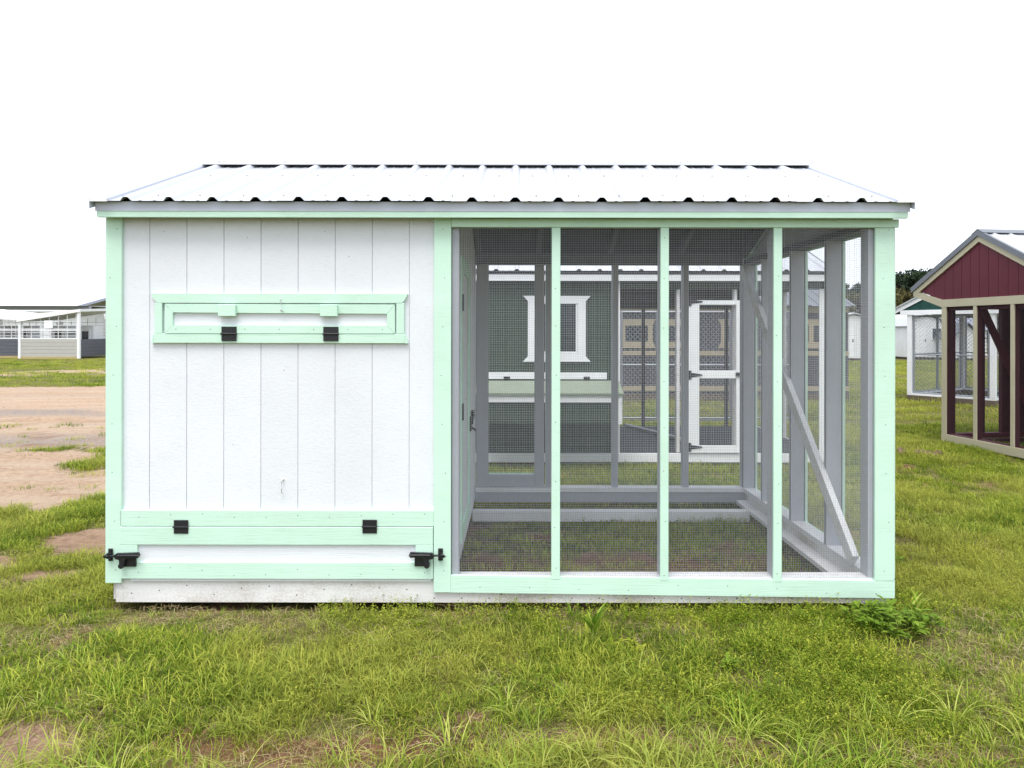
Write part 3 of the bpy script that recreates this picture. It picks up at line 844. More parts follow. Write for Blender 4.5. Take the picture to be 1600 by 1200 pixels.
def rake(a, b, d0, d1, y0, y1, name, mat):
    pr(name, mat, bc, [(a, top(a) - d0), (b, top(b) - d0), (b, top(b) - d1), (a, top(a) - d1)], 'y', y0, y1)
for a, b in ((-0.56, AX), (AX, 2.08)):
    rake(a, b, 0.0, 0.075, -0.042, -0.021, 'rake_board', 'cream')
    rake(a - 0.03 if a < 0 else a, b + 0.03 if b > 1 else b, -0.075, -0.001, -0.06, -0.02, 'rake_metal', 'roof_grey')
pr('gable_band', 'cream', bc, [(-0.55, 2.075), (-0.55, 2.00), (0.0, 1.83), (WX + 0.1, 1.83), (WX + 0.1, 1.93), (0.0, 1.93)], 'y', -0.040, -0.0205)
for i, x in enumerate((0.0, 0.565, 1.155, 1.765)):
    wd = 0.085 if i in (0, 3) else 0.055
    bx('post_trim', 'cream', bc, x, x + wd, -0.038, -0.019, 0.12, 1.829)
    bx('stud', 'burgundy_dark', bc, x + 0.005, x + wd - 0.005, -0.015, 0.045, 0.13, 1.93, bev=0)
bx('bottom_rail', 'cream', bc, 0.0, WX + 0.03, -0.040, -0.020, 0.01, 0.119)
bx('sill_plate', 'burgundy', bc, 0.0, WX, -0.018, 0.08, 0.06, 0.125)
bx('top_plate', 'burgundy_dark', bc, 0.0, WX, -0.004, 0.08, 1.78, 1.929, bev=0)
cloth_wire('wire_mesh', (0.01, -0.0185, 0.12), (1, 0, 0), (0, 0, 1), WX - 0.02, 1.70, 'wire_dark', bc, sp=0.0127, r=0.0007)
# far side wall (x = 0 plane, running away in local y): two open bays, then boards
for y in (0.085, 0.50, 0.83):
    bx('stud', 'burgundy_dark', bc, 0.0, 0.06, y, y + (0.04 if y < .1 else 0.07), 0.126, 1.929, bev=0)
bx('sill_plate', 'burgundy', bc, 0.0, 0.09, 0.081, 2.7, 0.06, 0.125)
bx('top_plate', 'burgundy_dark', bc, 0.0, 0.09, 0.081, 2.7, 1.80, 1.929, bev=0)
planks(bc, 'burgundy_dark', [0.92 + 0.18*k for k in range(10)], 0.0, 0.02, lambda y: 0.126, lambda y: 1.80, axis='x')
bmm('diagonal_brace', 'burgundy', bc, (0.105, 0.50, 1.80), (0.105, 1.34, 0.16), 0.09, 0.038, up=(1, 0, 0))
bx('sill_plate', 'burgundy', bc, WX - 0.09, WX, 0.081, 2.7, 0.06, 0.125)
bx('end_wall', 'burgundy_dark', bc, 0.0, WX, 2.70, 2.72, 0.06, 2.0, bev=0)
bx('side_wall', 'burgundy_dark', bc, WX - 0.02, WX, 0.92, 2.70, 0.126, 1.93, bev=0)
bx('skid', 'burgundy_dark', bc, 0.12, 0.22, 0.01, 2.7, -0.03, 0.0595, bev=0)
bx('skid', 'burgundy_dark', bc, WX - 0.3, WX - 0.2, 0.01, 2.7, -0.03, 0.0595, bev=0)
for s, xe in ((-1, -0.60), (1, 2.12)):
    bm = bmesh.new()                       # ribs run down the slope, local y is the ridge direction
    prf = rib_profile(-0.02, 2.75, [0.1 + 0.229*k for k in range(12)])
    rows = []
    for x, z in ((xe, top(xe) + 0.055), (AX, AZ + 0.055)):
        rows.append([bm.verts.new((x, y, z + dz)) for y, dz in prf])
        rows.append([bm.verts.new((x, y, z + dz - 0.002)) for y, dz in prf])
    for a, b in ((0, 2), (1, 3), (0, 1)):
        for i in range(len(prf) - 1): bm.faces.new((rows[a][i], rows[a][i+1], rows[b][i+1], rows[b][i]))
    obj('roof_sheet', bm, 'roof_white', bc)
    pr('roof_deck', 'burgundy_dark', bc, [(xe + 0.03, top(xe + 0.03) + 0.05), (AX, AZ + 0.05), (AX, AZ + 0.03), (xe + 0.03, top(xe + 0.03) + 0.03)], 'y', 0.0, 2.7)
pr('ridge_cap', 'roof_grey', bc, [(AX - 0.1, AZ + 0.03), (AX, AZ + 0.085), (AX + 0.1, AZ + 0.03), (AX + 0.1, AZ + 0.026), (AX, AZ + 0.08), (AX - 0.1, AZ + 0.026)], 'y', -0.062, 2.76)

# ================================================================== GREEN-GABLED KENNEL BEHIND IT
kc = empty('gabled_kennel', (8.63, 16.3, 0), math.atan2(-0.81, 0.586))
tag(kc, 'chain-link dog kennel with dark green gable and white posts, behind the burgundy coop', 'kennel')
KW, KD, KA, KZ, KS = 1.75, 2.6, 0.875, 2.56, 0.50
ktop = lambda x: KZ - KS*abs(x - KA)
BREAKS[:] = [KA]
planks(kc, 'forest', [-0.12 + 0.2*k for k in range(11)], -0.02, -0.005, lambda x: 1.96, lambda x: max(1.965, ktop(x) - 0.03), gap=0.006)
BREAKS[:] = []
pr('wall_backing', 'forest', kc, [(-0.1, 1.96), (1.85, 1.96), (KA, KZ - 0.05)], 'y', -0.0045, 0.01)
for a, b in ((-0.27, KA), (KA, KW + 0.27)):
    pr('rake_board', 'white_trim', kc, [(a, ktop(a)), (b, ktop(b)), (b, ktop(b) - 0.10), (a, ktop(a) - 0.10)], 'y', -0.045, -0.0205)
    pr('roof_sheet', 'roof_white', kc, [(a, ktop(a) + 0.001), (b, ktop(b) + 0.001), (b, ktop(b) + 0.025), (a, ktop(a) + 0.025)], 'y', -0.08, KD + 0.08)
bx('gable_band', 'white_trim', kc, -0.14, KW + 0.14, -0.045, -0.0205, 1.865, 1.965)
for x, y in ((0, 0), (KW - 0.1, 0), (0, KD - 0.1), (KW - 0.1, KD - 0.1)):
    bx('post', 'white_trim', kc, x, x + 0.1, y - 0.02, y + 0.08, 0.14, 1.864)
for b in ((0, KW, -0.02, 0.06), (0, KW, KD - 0.08, KD), (0, 0.08, 0.0605, KD - 0.081), (KW - 0.08, KW, 0.0605, KD - 0.081)):
    bx('base_board', 'brown_board', kc, b[0], b[1], b[2], b[3], -0.01, 0.10)
    bx('base_plate', 'white_trim', kc, b[0] + 0.002, b[1] - 0.002, b[2] + 0.002, b[3] - 0.002, 0.101, 0.139)
def link_panel(parent, p0, u, length, z0, z1, mid=True):
    p0 = Vector(p0); u = Vector(u)
    bm = bmesh.new()
    a = p0 + Vector((0, 0, z0)); b = p0 + u*length + Vector((0, 0, z0)); h = Vector((0, 0, z1 - z0))
    for q0, q1 in ((a, b), (a + h, b + h), (a, a + h), (b, b + h)): tube(bm, [q0, q1], 0.018, 6)
    if mid: tube(bm, [a + h*0.5, b + h*0.5], 0.016, 6)
    o = obj('panel_frame', bm, 'galvanised', parent)
    chain_link('chain_link', a, u, (0, 0, 1), length, z1 - z0, 'galvanised', o)
link_panel(kc, (0.13, 0.02, 0), (1, 0, 0), 0.72, 0.16, 1.84)
link_panel(kc, (0.90, 0.02, 0), (1, 0, 0), 0.72, 0.16, 1.84)
link_panel(kc, (KW - 0.05, 0.11, 0), (0, 1, 0), 1.15, 0.16, 1.84)
link_panel(kc, (KW - 0.05, 1.30, 0), (0, 1, 0), 1.15, 0.16, 1.84)
link_panel(kc, (0.05, 0.11, 0), (0, 1, 0), 1.15, 0.16, 1.84)
link_panel(kc, (0.05, 1.30, 0), (0, 1, 0), 1.15, 0.16, 1.84)
link_panel(kc, (0.13, KD - 0.05, 0), (1, 0, 0), 1.5, 0.16, 1.84)

# ================================================================== TAN-TRIMMED COOP AND CHAIN-LINK PEN FARTHER BACK
tcn = empty('tan_trimmed_coop', (4.6, 16.0, 0))
tag(tcn, 'charcoal coop with tan window trim seen through the runs', 'coop')
ORI = Vector((4.6, 16.0, 0))
planks(tcn, 'charcoal', [2.0 + 0.2*k for k in range(27)], 16.02, 16.04, lambda x: 0.1, lambda x: 1.99, gap=0.008)
bx('wall_backing', 'charcoal', tcn, 2.0, 7.2, 16.041, 16.06, 0.1, 1.99, bev=0)
bx('rear_wall', 'charcoal', tcn, 2.0, 7.2, 18.0, 18.02, 0.1, 1.99, bev=0)
bx('side_wall', 'charcoal', tcn, 2.0, 2.02, 16.061, 17.99, 0.1, 1.99, bev=0)
bx('side_wall', 'charcoal', tcn, 7.18, 7.2, 16.061, 17.99, 0.1, 1.99, bev=0)
for z0, z1 in ((1.90, 2.02), (0.97, 1.07), (0.20, 0.31)):
    bx('trim_board', 'tan_trim', tcn, 2.0, 7.2, 16.0, 16.019, z0, z1)
bx('base_board', 'brown_board', tcn, 2.0, 7.2, 16.0, 16.02, -0.02, 0.14)
for x in (2.22, 3.16, 4.4, 5.4, 6.3):
    wn = bx('window', 'window_glass', tcn, x + 0.13, x + 0.62, 16.005, 16.0195, 1.27, 1.62, bev=0)
    pr('window_trim', 'tan_trim', wn, [(x - 0.04, 1.13), (x + 0.03, 1.27), (x + 0.72, 1.27), (x + 0.79, 1.13)], 'y', 15.99, 16.0195)
    pr('window_trim', 'tan_trim', wn, [(x - 0.04, 1.76), (x + 0.03, 1.62), (x + 0.72, 1.62), (x + 0.79, 1.76)], 'y', 15.99, 16.0195)
    bx('window_trim', 'tan_trim', wn, x + 0.03, x + 0.13, 15.99, 16.0195, 1.2705, 1.6195)
    bx('window_trim', 'tan_trim', wn, x + 0.62, x + 0.72, 15.99, 16.0195, 1.2705, 1.6195)
ribs3 = [1.95 + 0.229*k for k in range(24)]
ribbed_sheet('roof_sheet', 'roof_grey', tcn, 1.9, 7.3, ribs3, 15.85, 2.04, 17.0, 2.46)
ribbed_sheet('roof_sheet', 'roof_grey', tcn, 1.9, 7.3, ribs3, 18.15, 2.04, 17.0, 2.46)
ORI = Vector((0, 0, 0))

pen = empty('chain_link_pen', (3.3, 12.9, 0))
tag(pen, 'galvanised chain-link pen standing behind the sage green coop', 'pen')
ORI = Vector((3.3, 12.9, 0))
for x in (1.75, 2.36, 2.97, 3.58, 4.19):
    link_panel(pen, (x, 12.3, 0), (1, 0, 0), 0.58, 0.05, 1.82)
for y in (12.33, 13.0): link_panel(pen, (1.75, y, 0), (0, 1, 0), 0.6, 0.05, 1.82)
for y in (12.33, 13.0): link_panel(pen, (4.79, y, 0), (0, 1, 0), 0.6, 0.05, 1.82)
for x in (1.75, 2.36, 2.97, 3.58, 4.19): bx('ground_rail', 'galvanised', pen, x, x + 0.6, 12.29, 12.31, -0.02, 0.04, bev=0)
ORI = Vector((0, 0, 0))

# ================================================================== KENNELS BEYOND THE ROAD (left)
def metal_kennel(x0, x1, y0, depth, zl, zr, mat, label, nbar, base='pale_lumber', sign=False, side=None):
    global ORI
    k = empty('dog_kennel', ((x0 + x1)/2, y0 + depth/2, 0))
    tag(k, label, 'kennel', 'kennels beyond the dirt road')
    ORI = Vector(k.location)
    zt = lambda x: zl + (zr - zl)*(x - x0)/(x1 - x0)
    for x in (x0, x1 - 0.13):
        for y in (y0, y0 + depth - 0.13):
            bx('post', 'white_trim', k, x, x + 0.13, y, y + 0.13, 0.0, zt(x + .07) - 0.02, bev=0)
    for i in range(5):
        z = 0.10 + 0.185*i
        for y in (y0 + 0.03, y0 + depth - 0.09):
            pr('metal_panel', mat, k, [(y, z), (y, z + 0.155), (y + 0.025, z + 0.182), (y + 0.06, z + 0.182), (y + 0.06, z)], 'x', x0 + 0.131, x1 - 0.131)
        for x in (x0 + 0.03, x1 - 0.09):
            pr('metal_panel', side or mat, k, [(x, z), (x, z + 0.155), (x + 0.025, z + 0.182), (x + 0.06, z + 0.182), (x + 0.06, z)], 'y', y0 + 0.131, y0 + depth - 0.131)
    bx('base_board', base, k, x0 + 0.131, x1 - 0.131, y0 + 0.02, y0 + 0.10, -0.04, 0.099, bev=0)
    bx('top_rail', 'white_trim', k, x0 + 0.131, x1 - 0.131, y0 + 0.03, y0 + 0.09, 1.026, 1.09, bev=0)
    bx('top_rail', 'white_trim', k, x0 + 0.131, x1 - 0.131, y0 + 0.03, y0 + 0.09, 1.48, 1.54, bev=0)
    segs = []
    for y in (y0 + 0.05, y0 + depth - 0.06):
        for x in np.linspace(x0 + 0.2, x1 - 0.2, nbar): segs.append(((x, y, 1.03), (x, y, zt(x) - 0.1)))
        for z in np.linspace(1.2, min(zl, zr) - 0.1, 5): segs.append(((x0 + .1, y, z), (x1 - .1, y, z)))
    seg_mesh('bars', segs, 0.017, 'white_trim', k)
    bm = bmesh.new()
    rf = [(x0 - 0.05, zt(x0) - .12), (x1 + 0.05, zt(x1) - .02), (x1 + 0.05, zt(x1) + 0.12), (x0 - 0.05, zt(x0) + 0.22)]
    prism(bm, rf, 'y', y0 - 0.06, y0 + depth + 0.3)
    for v in bm.verts:
        if v.co.y > y0 + 1: v.co.z += 0.17
    obj('roof', bm, 'white_trim', k)
    n = max(1, int((x1 - x0)/1.5))
    for i in range(n):
        x = x0 + 0.5 + i*1.5
        h = bx('dog_house', 'white_wall', k, x, x + 0.85, y0 + depth*0.55, y0 + depth*0.55 + 0.9, 0.1, 1.75, bev=0)
        bx('door_opening', 'window_glass', h, x + 0.22, x + 0.60, y0 + depth*0.55 - 0.02, y0 + depth*0.55 - 0.001, 1.0, 1.45, bev=0)
        boxes('door_frame', 'white_trim', h, [(x + 0.14, x + 0.219, y0 + depth*0.55 - 0.04, y0 + depth*0.55 - 0.001, 0.95, 1.55), (x + 0.601, x + 0.68, y0 + depth*0.55 - 0.04, y0 + depth*0.55 - 0.001, 0.95, 1.55)])
    if sign:
        bx('notice_board', 'white_trim', k, x0 + 1.38, x0 + 1.83, y0 + 0.0, y0 + 0.025, 1.62, 2.02, bev=0)
    ORI = Vector((0, 0, 0))
    return k
metal_kennel(-26.4, -23.15, 39.0, 3.6, 2.05, 2.50, 'stone_metal', 'white-roofed kennel with pale grey metal panels beyond the dirt road', 7, sign=True, side='slate_metal')
metal_kennel(-30.6, -27.0, 40.2, 3.4, 2.35, 2.05, 'slate_metal', 'dark slate panelled kennel at the left edge beyond the road', 9)
metal_kennel(-24.3, -19.2, 43.5, 3.4, 2.25, 2.55, 'slate_metal', 'dark slate panelled kennel half hidden behind the mint corner post', 12)

lb = empty('long_building', (-52, 76, 0))
tag(lb, 'long white building with dark eaves on the far left horizon', 'building')
ORI = Vector((-52, 76, 0))
bx('wall', 'white_wall', lb, -70, -41.6, 70, 82, -0.2, 3.3, bev=0)
bx('eave', 'roof_blue', lb, -71, -40.4, 69.6, 69.99, 3.52, 3.78, bev=0)
pr('roof', 'roof_white', lb, [(69.0, 3.78), (83, 3.78), (76, 4.0)], 'x', -71, -40.4)
for i in range(6):
    bx('gutter', 'roof_blue', lb, -70 + i*4.5, -68 + i*4.5, 69.9, 69.99, 2.9, 3.0, bev=0)
ORI = Vector((0, 0, 0))
gb = empty('gabled_building', (-42, 92, 0))
tag(gb, 'grey gabled building peeking out above the kennels by the coop corner', 'building')
ORI = Vector((-42, 92, 0))
bx('wall', 'white_wall', gb, -50, -34, 90, 100, -0.2, 3.6, bev=0)
pr('gable', 'eave_metal', gb, [(-50.5, 4.3), (-33.5, 4.3), (-42, 7.2), ], 'y', 89.9, 99)
for s in (-1, 1):
    pr('roof', 'roof_blue', gb, [(-42 + s*11.5, 4.35), (-42, 7.6), (-42, 7.3), (-42 + s*11.5, 4.05)], 'y', 89, 101)
bx('tie', 'white_wall', gb, -50, -34, 90.0, 90.1, 3.601, 4.29, bev=0)
ORI = Vector((0, 0, 0))

# ================================================================== SHEDS FAR RIGHT
def shed(name, label, x, y, wd, dp, h, kind, wall, roof, rz=0.0, door=True):
    s = empty(name, (x, y, 0), rz)
    tag(s, label, 'shed', 'sheds across the field')
    bx('wall', wall, s, -wd/2, wd/2, 0, dp, 0.12, h, bev=0)
    bx('skids', 'brown_board', s, -wd/2 + .1, wd/2 - .1, 0.1, dp - .1, -0.05, 0.1195, bev=0)
    if kind == 'gambrel':
        p = [(-wd/2 - .1, h - .02), (-wd*0.40, h + 0.42), (0, h + 0.66), (wd*0.40, h + 0.42), (wd/2 + .1, h - .02)]
        pr('gable', wall, s, [(-wd/2, h + .001), (-wd*0.38, h + 0.38), (0, h + 0.60), (wd*0.38, h + 0.38), (wd/2, h + .001)], 'y', 0.001, dp - .001)
        q = [(a*1.02, b + 0.06) for a, b in p]
        pr('roof', roof, s, p + q[::-1], 'y', -0.12, dp + 0.12)
    elif kind == 'gable':
        pr('gable', wall, s, [(-wd/2, h + .001), (wd/2, h + .001), (0, h + 0.7)], 'y', 0.001, dp - .001)
        for t in (-1, 1):
            pr('roof', roof, s, [(t*(wd/2 + .15), h - .05), (0, h + 0.76), (0, h + 0.82), (t*(wd/2 + .15), h + .02)], 'y', -0.15, dp + 0.15)
    else:
        for t, a, b in ((-1, -0.2, dp/2), (1, dp + 0.2, dp/2)):
            ribs = [-wd/2 + 0.3*k for k in range(int(wd/0.3) + 2)]
            ribbed_sheet('roof', roof, s, -wd/2 - .15, wd/2 + .15, ribs, a, h + 0.0, b, h + 0.75)
    if door:
        d = bx('door', 'white_trim', s, -0.55, 0.0, -0.03, -0.001, 0.15, min(1.95, h - .1), bev=0)
        bx('handle', 'black_iron', d, -0.08, -0.04, -0.06, -0.031, 0.95, 1.1, bev=0)
        wn = bx('window', 'window_glass', s, wd*0.18, wd*0.18 + 0.45, -0.02, -0.001, 1.1, 1.65, bev=0)
        boxes('frame', 'white_trim', wn, [(wd*.18 - .06, wd*.18 - .001, -.03, -.001, 1.04, 1.71), (wd*.18 + .451, wd*.18 + .51, -.03, -.001, 1.04, 1.71)])
    for t in (-1, 1): bx('corner_trim', 'white_trim', s, t*wd/2 - .06, t*wd/2 + .06, -0.025, -0.0005, 0.12, h, bev=0)
    return s
shed('barn_shed', 'white gambrel-roofed shed seen through the right wall of the run', 17.35, 38.0, 2.2, 4.0, 1.75, 'gambrel', 'white_wall', 'roof_white')
shed('metal_roofed_shed', 'dark shed with a blue-grey metal roof beside the gambrel shed', 22.6, 47.0, 2.6, 3.0, 1.75, 'long', 'charcoal', 'roof_blue')
shed('long_shed', 'long low white shed right of the mint corner post', 22.6, 44.5, 3.6, 3.0, 1.75, 'long', 'white_wall', 'roof_white')
shed('barn_shed', 'white gambrel-roofed shed seen through the chain-link kennel', 21.9, 39.5, 1.9, 3.5, 1.75, 'gambrel', 'white_wall', 'roof_white')
shed('metal_roofed_shed', 'blue-grey metal-roofed shed behind the chain-link kennel', 25.6, 43.0, 3.4, 2.6, 1.6, 'long', 'charcoal', 'roof_blue')
shed('small_shed', 'small white gabled shed behind the chain-link kennel', 23.2, 38.0, 1.5, 2.0, 1.15, 'gable', 'white_wall', 'roof_grey', door=False)

# ================================================================== TREES
def leaf_mat(name, c0, c1, c2, trans=0.3, dryc=None):
    m, n, b = new_mat(name)
    oi = n.nodes.new('ShaderNodeObjectInfo')
    ge = n.nodes.new('ShaderNodeNewGeometry')
    mx = n.nodes.new('ShaderNodeMath'); mx.operation = 'ADD'
    n.links.new(oi.outputs['Random'], mx.inputs[0]); n.links.new(ge.outputs['Random Per Island'], mx.inputs[1])
    hf = n.nodes.new('ShaderNodeMath'); hf.operation = 'MULTIPLY'; hf.inputs[1].default_value = 0.5
    n.links.new(mx.outputs[0], hf.inputs[0])
    c = ramp(n, hf.outputs[0], [(0.2, c0), (0.5, c1), (0.8, c2)])
    if dryc is not None:
        at = n.nodes.new('ShaderNodeAttribute'); at.attribute_type = 'INSTANCER'; at.attribute_name = 'tint'
        c = mixc(n, at.outputs['Fac'], c, mixc(n, 0.5, c, dryc))
    n.links.new(c, b.inputs['Base Color'])
    b.inputs['Roughness'].default_value = 0.6
    b.inputs['Specular IOR Level'].default_value = 0.12
    tr = n.nodes.new('ShaderNodeBsdfTranslucent')
    n.links.new(c, tr.inputs[0])
    ms = n.nodes.new('ShaderNodeMixShader'); ms.inputs[0].default_value = trans
    n.links.new(b.outputs[0], ms.inputs[1]); n.links.new(tr.outputs[0], ms.inputs[2])
    n.links.new(ms.outputs[0], n.nodes['Material Output'].inputs[0])
    MATS[name] = m
leaf_mat('leaf_dark', (0.018, 0.030, 0.018), (0.030, 0.048, 0.024), (0.05, 0.07, 0.03), 0.15)
leaf_mat('leaf_olive', (0.06, 0.055, 0.022), (0.095, 0.085, 0.035), (0.13, 0.12, 0.05), 0.2)

def tree(label, x, y, h, rad, mat, low=0.35, nleaf=4200, ls=0.30):
    t = empty('pine_tree' if mat == 'leaf_dark' else 'scrub_tree', (x, y, 0))
    tag(t, label, 'tree', 'trees at the edge of the field')
    rg = np.random.default_rng(int(abs(x*131 + y*17)))
    bm = bmesh.new()
    tube(bm, [(0, 0, -0.1), (0.05, 0, h*0.35), (0.1, 0.05, h*0.7), (0.05, 0, h*0.93)], [h*0.028, h*0.02, h*0.012, 0.02], 8)
    ends = []
    for i in range(9):
        z = h*rg.uniform(low, 0.85); a = rg.uniform(0, 6.28); L = rad*rg.uniform(0.55, 0.95)
        e = (math.cos(a)*L, math.sin(a)*L, z + L*0.35); ends.append(e)
        tube(bm, [(0.06, 0, z), (e[0]*.5, e[1]*.5, z + L*0.12), e], [h*0.009, h*0.006, 0.015], 5)
    obj('trunk', bm, 'bark', t)
    cl = [(e, rg.uniform(0.25, 0.45)*rad) for e in ends]
    for i in range(16):
        z = h*rg.uniform(low, 0.97); k = 1 - abs((z/h - 0.62)/0.42)**1.6
        a = rg.uniform(0, 6.28); q = rad*max(0.1, k)*rg.uniform(0.2, 0.9)
        cl.append(((math.cos(a)*q, math.sin(a)*q, z), rad*rg.uniform(0.22, 0.42)))
    P = []
    for i in range(nleaf):
        c, r = cl[rg.integers(len(cl))]
        d = rg.normal(size=3); d /= np.linalg.norm(d)
        P.append(np.array(c) + d*r*rg.uniform(0.45, 1.0)*np.array([1, 1, 0.7]))
    P = np.array(P)
    a = rg.normal(size=P.shape); a /= np.linalg.norm(a, axis=1)[:, None]
    b = np.cross(a, rg.normal(size=P.shape)); b /= np.linalg.norm(b, axis=1)[:, None]
    s = (ls*rg.uniform(0.5, 1.0, len(P)))[:, None]
    V = np.stack([P - a*s, P - b*s*0.35, P + a*s, P + b*s*0.35], 1).reshape(-1, 3)
    F = np.arange(len(V)).reshape(-1, 4)
    me = bpy.data.meshes.new('crown'); me.from_pydata(V.tolist(), [], F.tolist()); me.update()
    link('crown', me, mat, t)
    return t
TR = [('olive scrub tree just above the long white shed', 31.4, 60, 4.7, 2.3, 'leaf_olive'), ('broad dark pine between the corner post and the green gable', 36.3, 70, 6.7, 2.8, 'leaf_dark'), ('tall dark pine nearest the mint corner post', 35.6, 66, 6.6, 2.4, 'leaf_dark'), ('tall dark pine behind the burgundy roof edge', 38.4, 68, 7.3, 2.6, 'leaf_dark'),
      ('olive scrub tree in front of the pines by the corner post', 33.9, 61, 4.6, 2.2, 'leaf_olive'), ('dark pine seen through the run, farther right', 32.4, 69, 6.3, 2.4, 'leaf_dark'),
      ('dark pine seen through the run, farther left', 29.4, 70, 6.4, 2.3, 'leaf_dark'), ('olive scrub tree seen through the run', 29.0, 62, 4.7, 2.4, 'leaf_olive'),
      ('olive scrub tree behind the metal-roofed shed', 26.2, 61, 4.3, 2.2, 'leaf_olive'), ('olive scrub tree beside the green kennel roof', 37.3, 62, 4.4, 2.3, 'leaf_olive'),
      ('dark pine far right behind the burgundy coop', 42.5, 69, 6.8, 2.8, 'leaf_dark'), ('dark pine behind the sage green coop', 25.5, 72, 6.0, 2.4, 'leaf_dark'),
      ('olive scrub tree far right behind the kennel', 40.5, 62, 4.2, 2.4, 'leaf_olive')]
for l, x, y, h, r, m in TR:
    tree(l, x, y, h, r, m, low=0.12 if m == 'leaf_olive' else 0.3)

# ================================================================== GRASS
leaf_mat('grass_green', (0.055, 0.115, 0.010), (0.20, 0.285, 0.024), (0.52, 0.54, 0.085), 0.4, (0.44, 0.42, 0.09))
leaf_mat('grass_tall', (0.10, 0.20, 0.015), (0.26, 0.38, 0.035), (0.54, 0.58, 0.14), 0.4, (0.42, 0.42, 0.10))
leaf_mat('grass_dry', (0.20, 0.14, 0.07), (0.34, 0.27, 0.13), (0.50, 0.42, 0.24), 0.2)
leaf_mat('clover', (0.10, 0.17, 0.012), (0.24, 0.32, 0.022), (0.44, 0.45, 0.06), 0.4, (0.44, 0.42, 0.08))
leaf_mat('weed_leaf', (0.13, 0.22, 0.02), (0.22, 0.32, 0.035), (0.34, 0.43, 0.07), 0.35)

SRC = bpy.data.collections.new('grass_sources')       # not linked to the scene: only instanced
def blade_clump(name, mat, n, rad, l0, l1, wd, lean0, lean1, seg, seed, flat=0.0):
    rg = np.random.default_rng(seed)
    V, F = [], []
    for i in range(n):
        rr = rad*math.sqrt(rg.random()); a = rg.uniform(0, 6.283)
        bx_, by_ = rr*math.cos(a), rr*math.sin(a)
        az = a + rg.normal(0, 1.0); L = rg.uniform(l0, l1); ln = rg.uniform(lean0, lean1); wv = wd*rg.uniform(0.6, 1.2)
        dx, dy = math.cos(az), math.sin(az); px, py = -dy, dx
        tw = rg.uniform(-0.8, 0.8)
        i0 = len(V)
        for k in range(seg + 1):
            t = k/seg
            hz = L*ln*t**1.7; zz = L*(t*(1 - flat) - 0.62*ln*t**2.6) * (1 - 0.2*ln) + 0.004*flat
            c = np.array([bx_ + dx*hz, by_ + dy*hz, max(zz, 0.002) - 0.01*(k == 0)])
            ww = wv*(1 - t**1.6)*0.5 + 0.0002
            s = np.array([px*math.cos(tw) + dx*0.2, py*math.cos(tw) + dy*0.2, math.sin(tw)*0.4])*ww
            if k == seg: V.append(c)
            else: V += [c - s, c + s]
        for k in range(seg - 1): F.append((i0 + 2*k, i0 + 2*k + 1, i0 + 2*k + 3, i0 + 2*k + 2))
        F.append((i0 + 2*seg - 2, i0 + 2*seg - 1, i0 + 2*seg))
    me = bpy.data.meshes.new(name); me.from_pydata([tuple(v) for v in V], [], F); me.update()
    me.materials.append(MATS[mat])
    o = bpy.data.objects.new(name, me)
    return o
def leaf_clump(name, mat, n, rad, h, ls, seed):
    """low broad-leaved weed: thin stems with little oval leaflets"""
    rg = np.random.default_rng(seed)
    V, F = [], []
    for i in range(n):
        rr = rad*math.sqrt(rg.random()); a = rg.uniform(0, 6.283)
        p = np.array([rr*math.cos(a), rr*math.sin(a), 0.0]); H = h*rg.uniform(0.35, 1.0)
        top_ = p + np.array([rg.normal(0, .25*H), rg.normal(0, .25*H), H])
        i0 = len(V); V += [p + [.0008, 0, 0], p - [.0008, 0, 0], top_]; F.append((i0, i0 + 1, i0 + 2))
        for j in range(rg.integers(3, 7)):
            t = rg.uniform(0.35, 1.0); c = p + (top_ - p)*t
            az = rg.uniform(0, 6.283); L = ls*rg.uniform(0.6, 1.2); up = rg.uniform(-0.1, 0.7)
            d = np.array([math.cos(az), math.sin(az), up]); d /= np.linalg.norm(d)
            s = np.array([-math.sin(az), math.cos(az), rg.normal(0, .3)])
            i0 = len(V)
            V += [c, c + d*L*0.35 - s*L*0.28, c + d*L*0.75 - s*L*0.22, c + d*L, c + d*L*0.75 + s*L*0.22, c + d*L*0.35 + s*L*0.28]
            F.append(tuple(range(i0, i0 + 6)))
    me = bpy.data.meshes.new(name); me.from_pydata([tuple(v) for v in V], [], F); me.update()
    me.materials.append(MATS[mat])
    return bpy.data.objects.new(name, me)

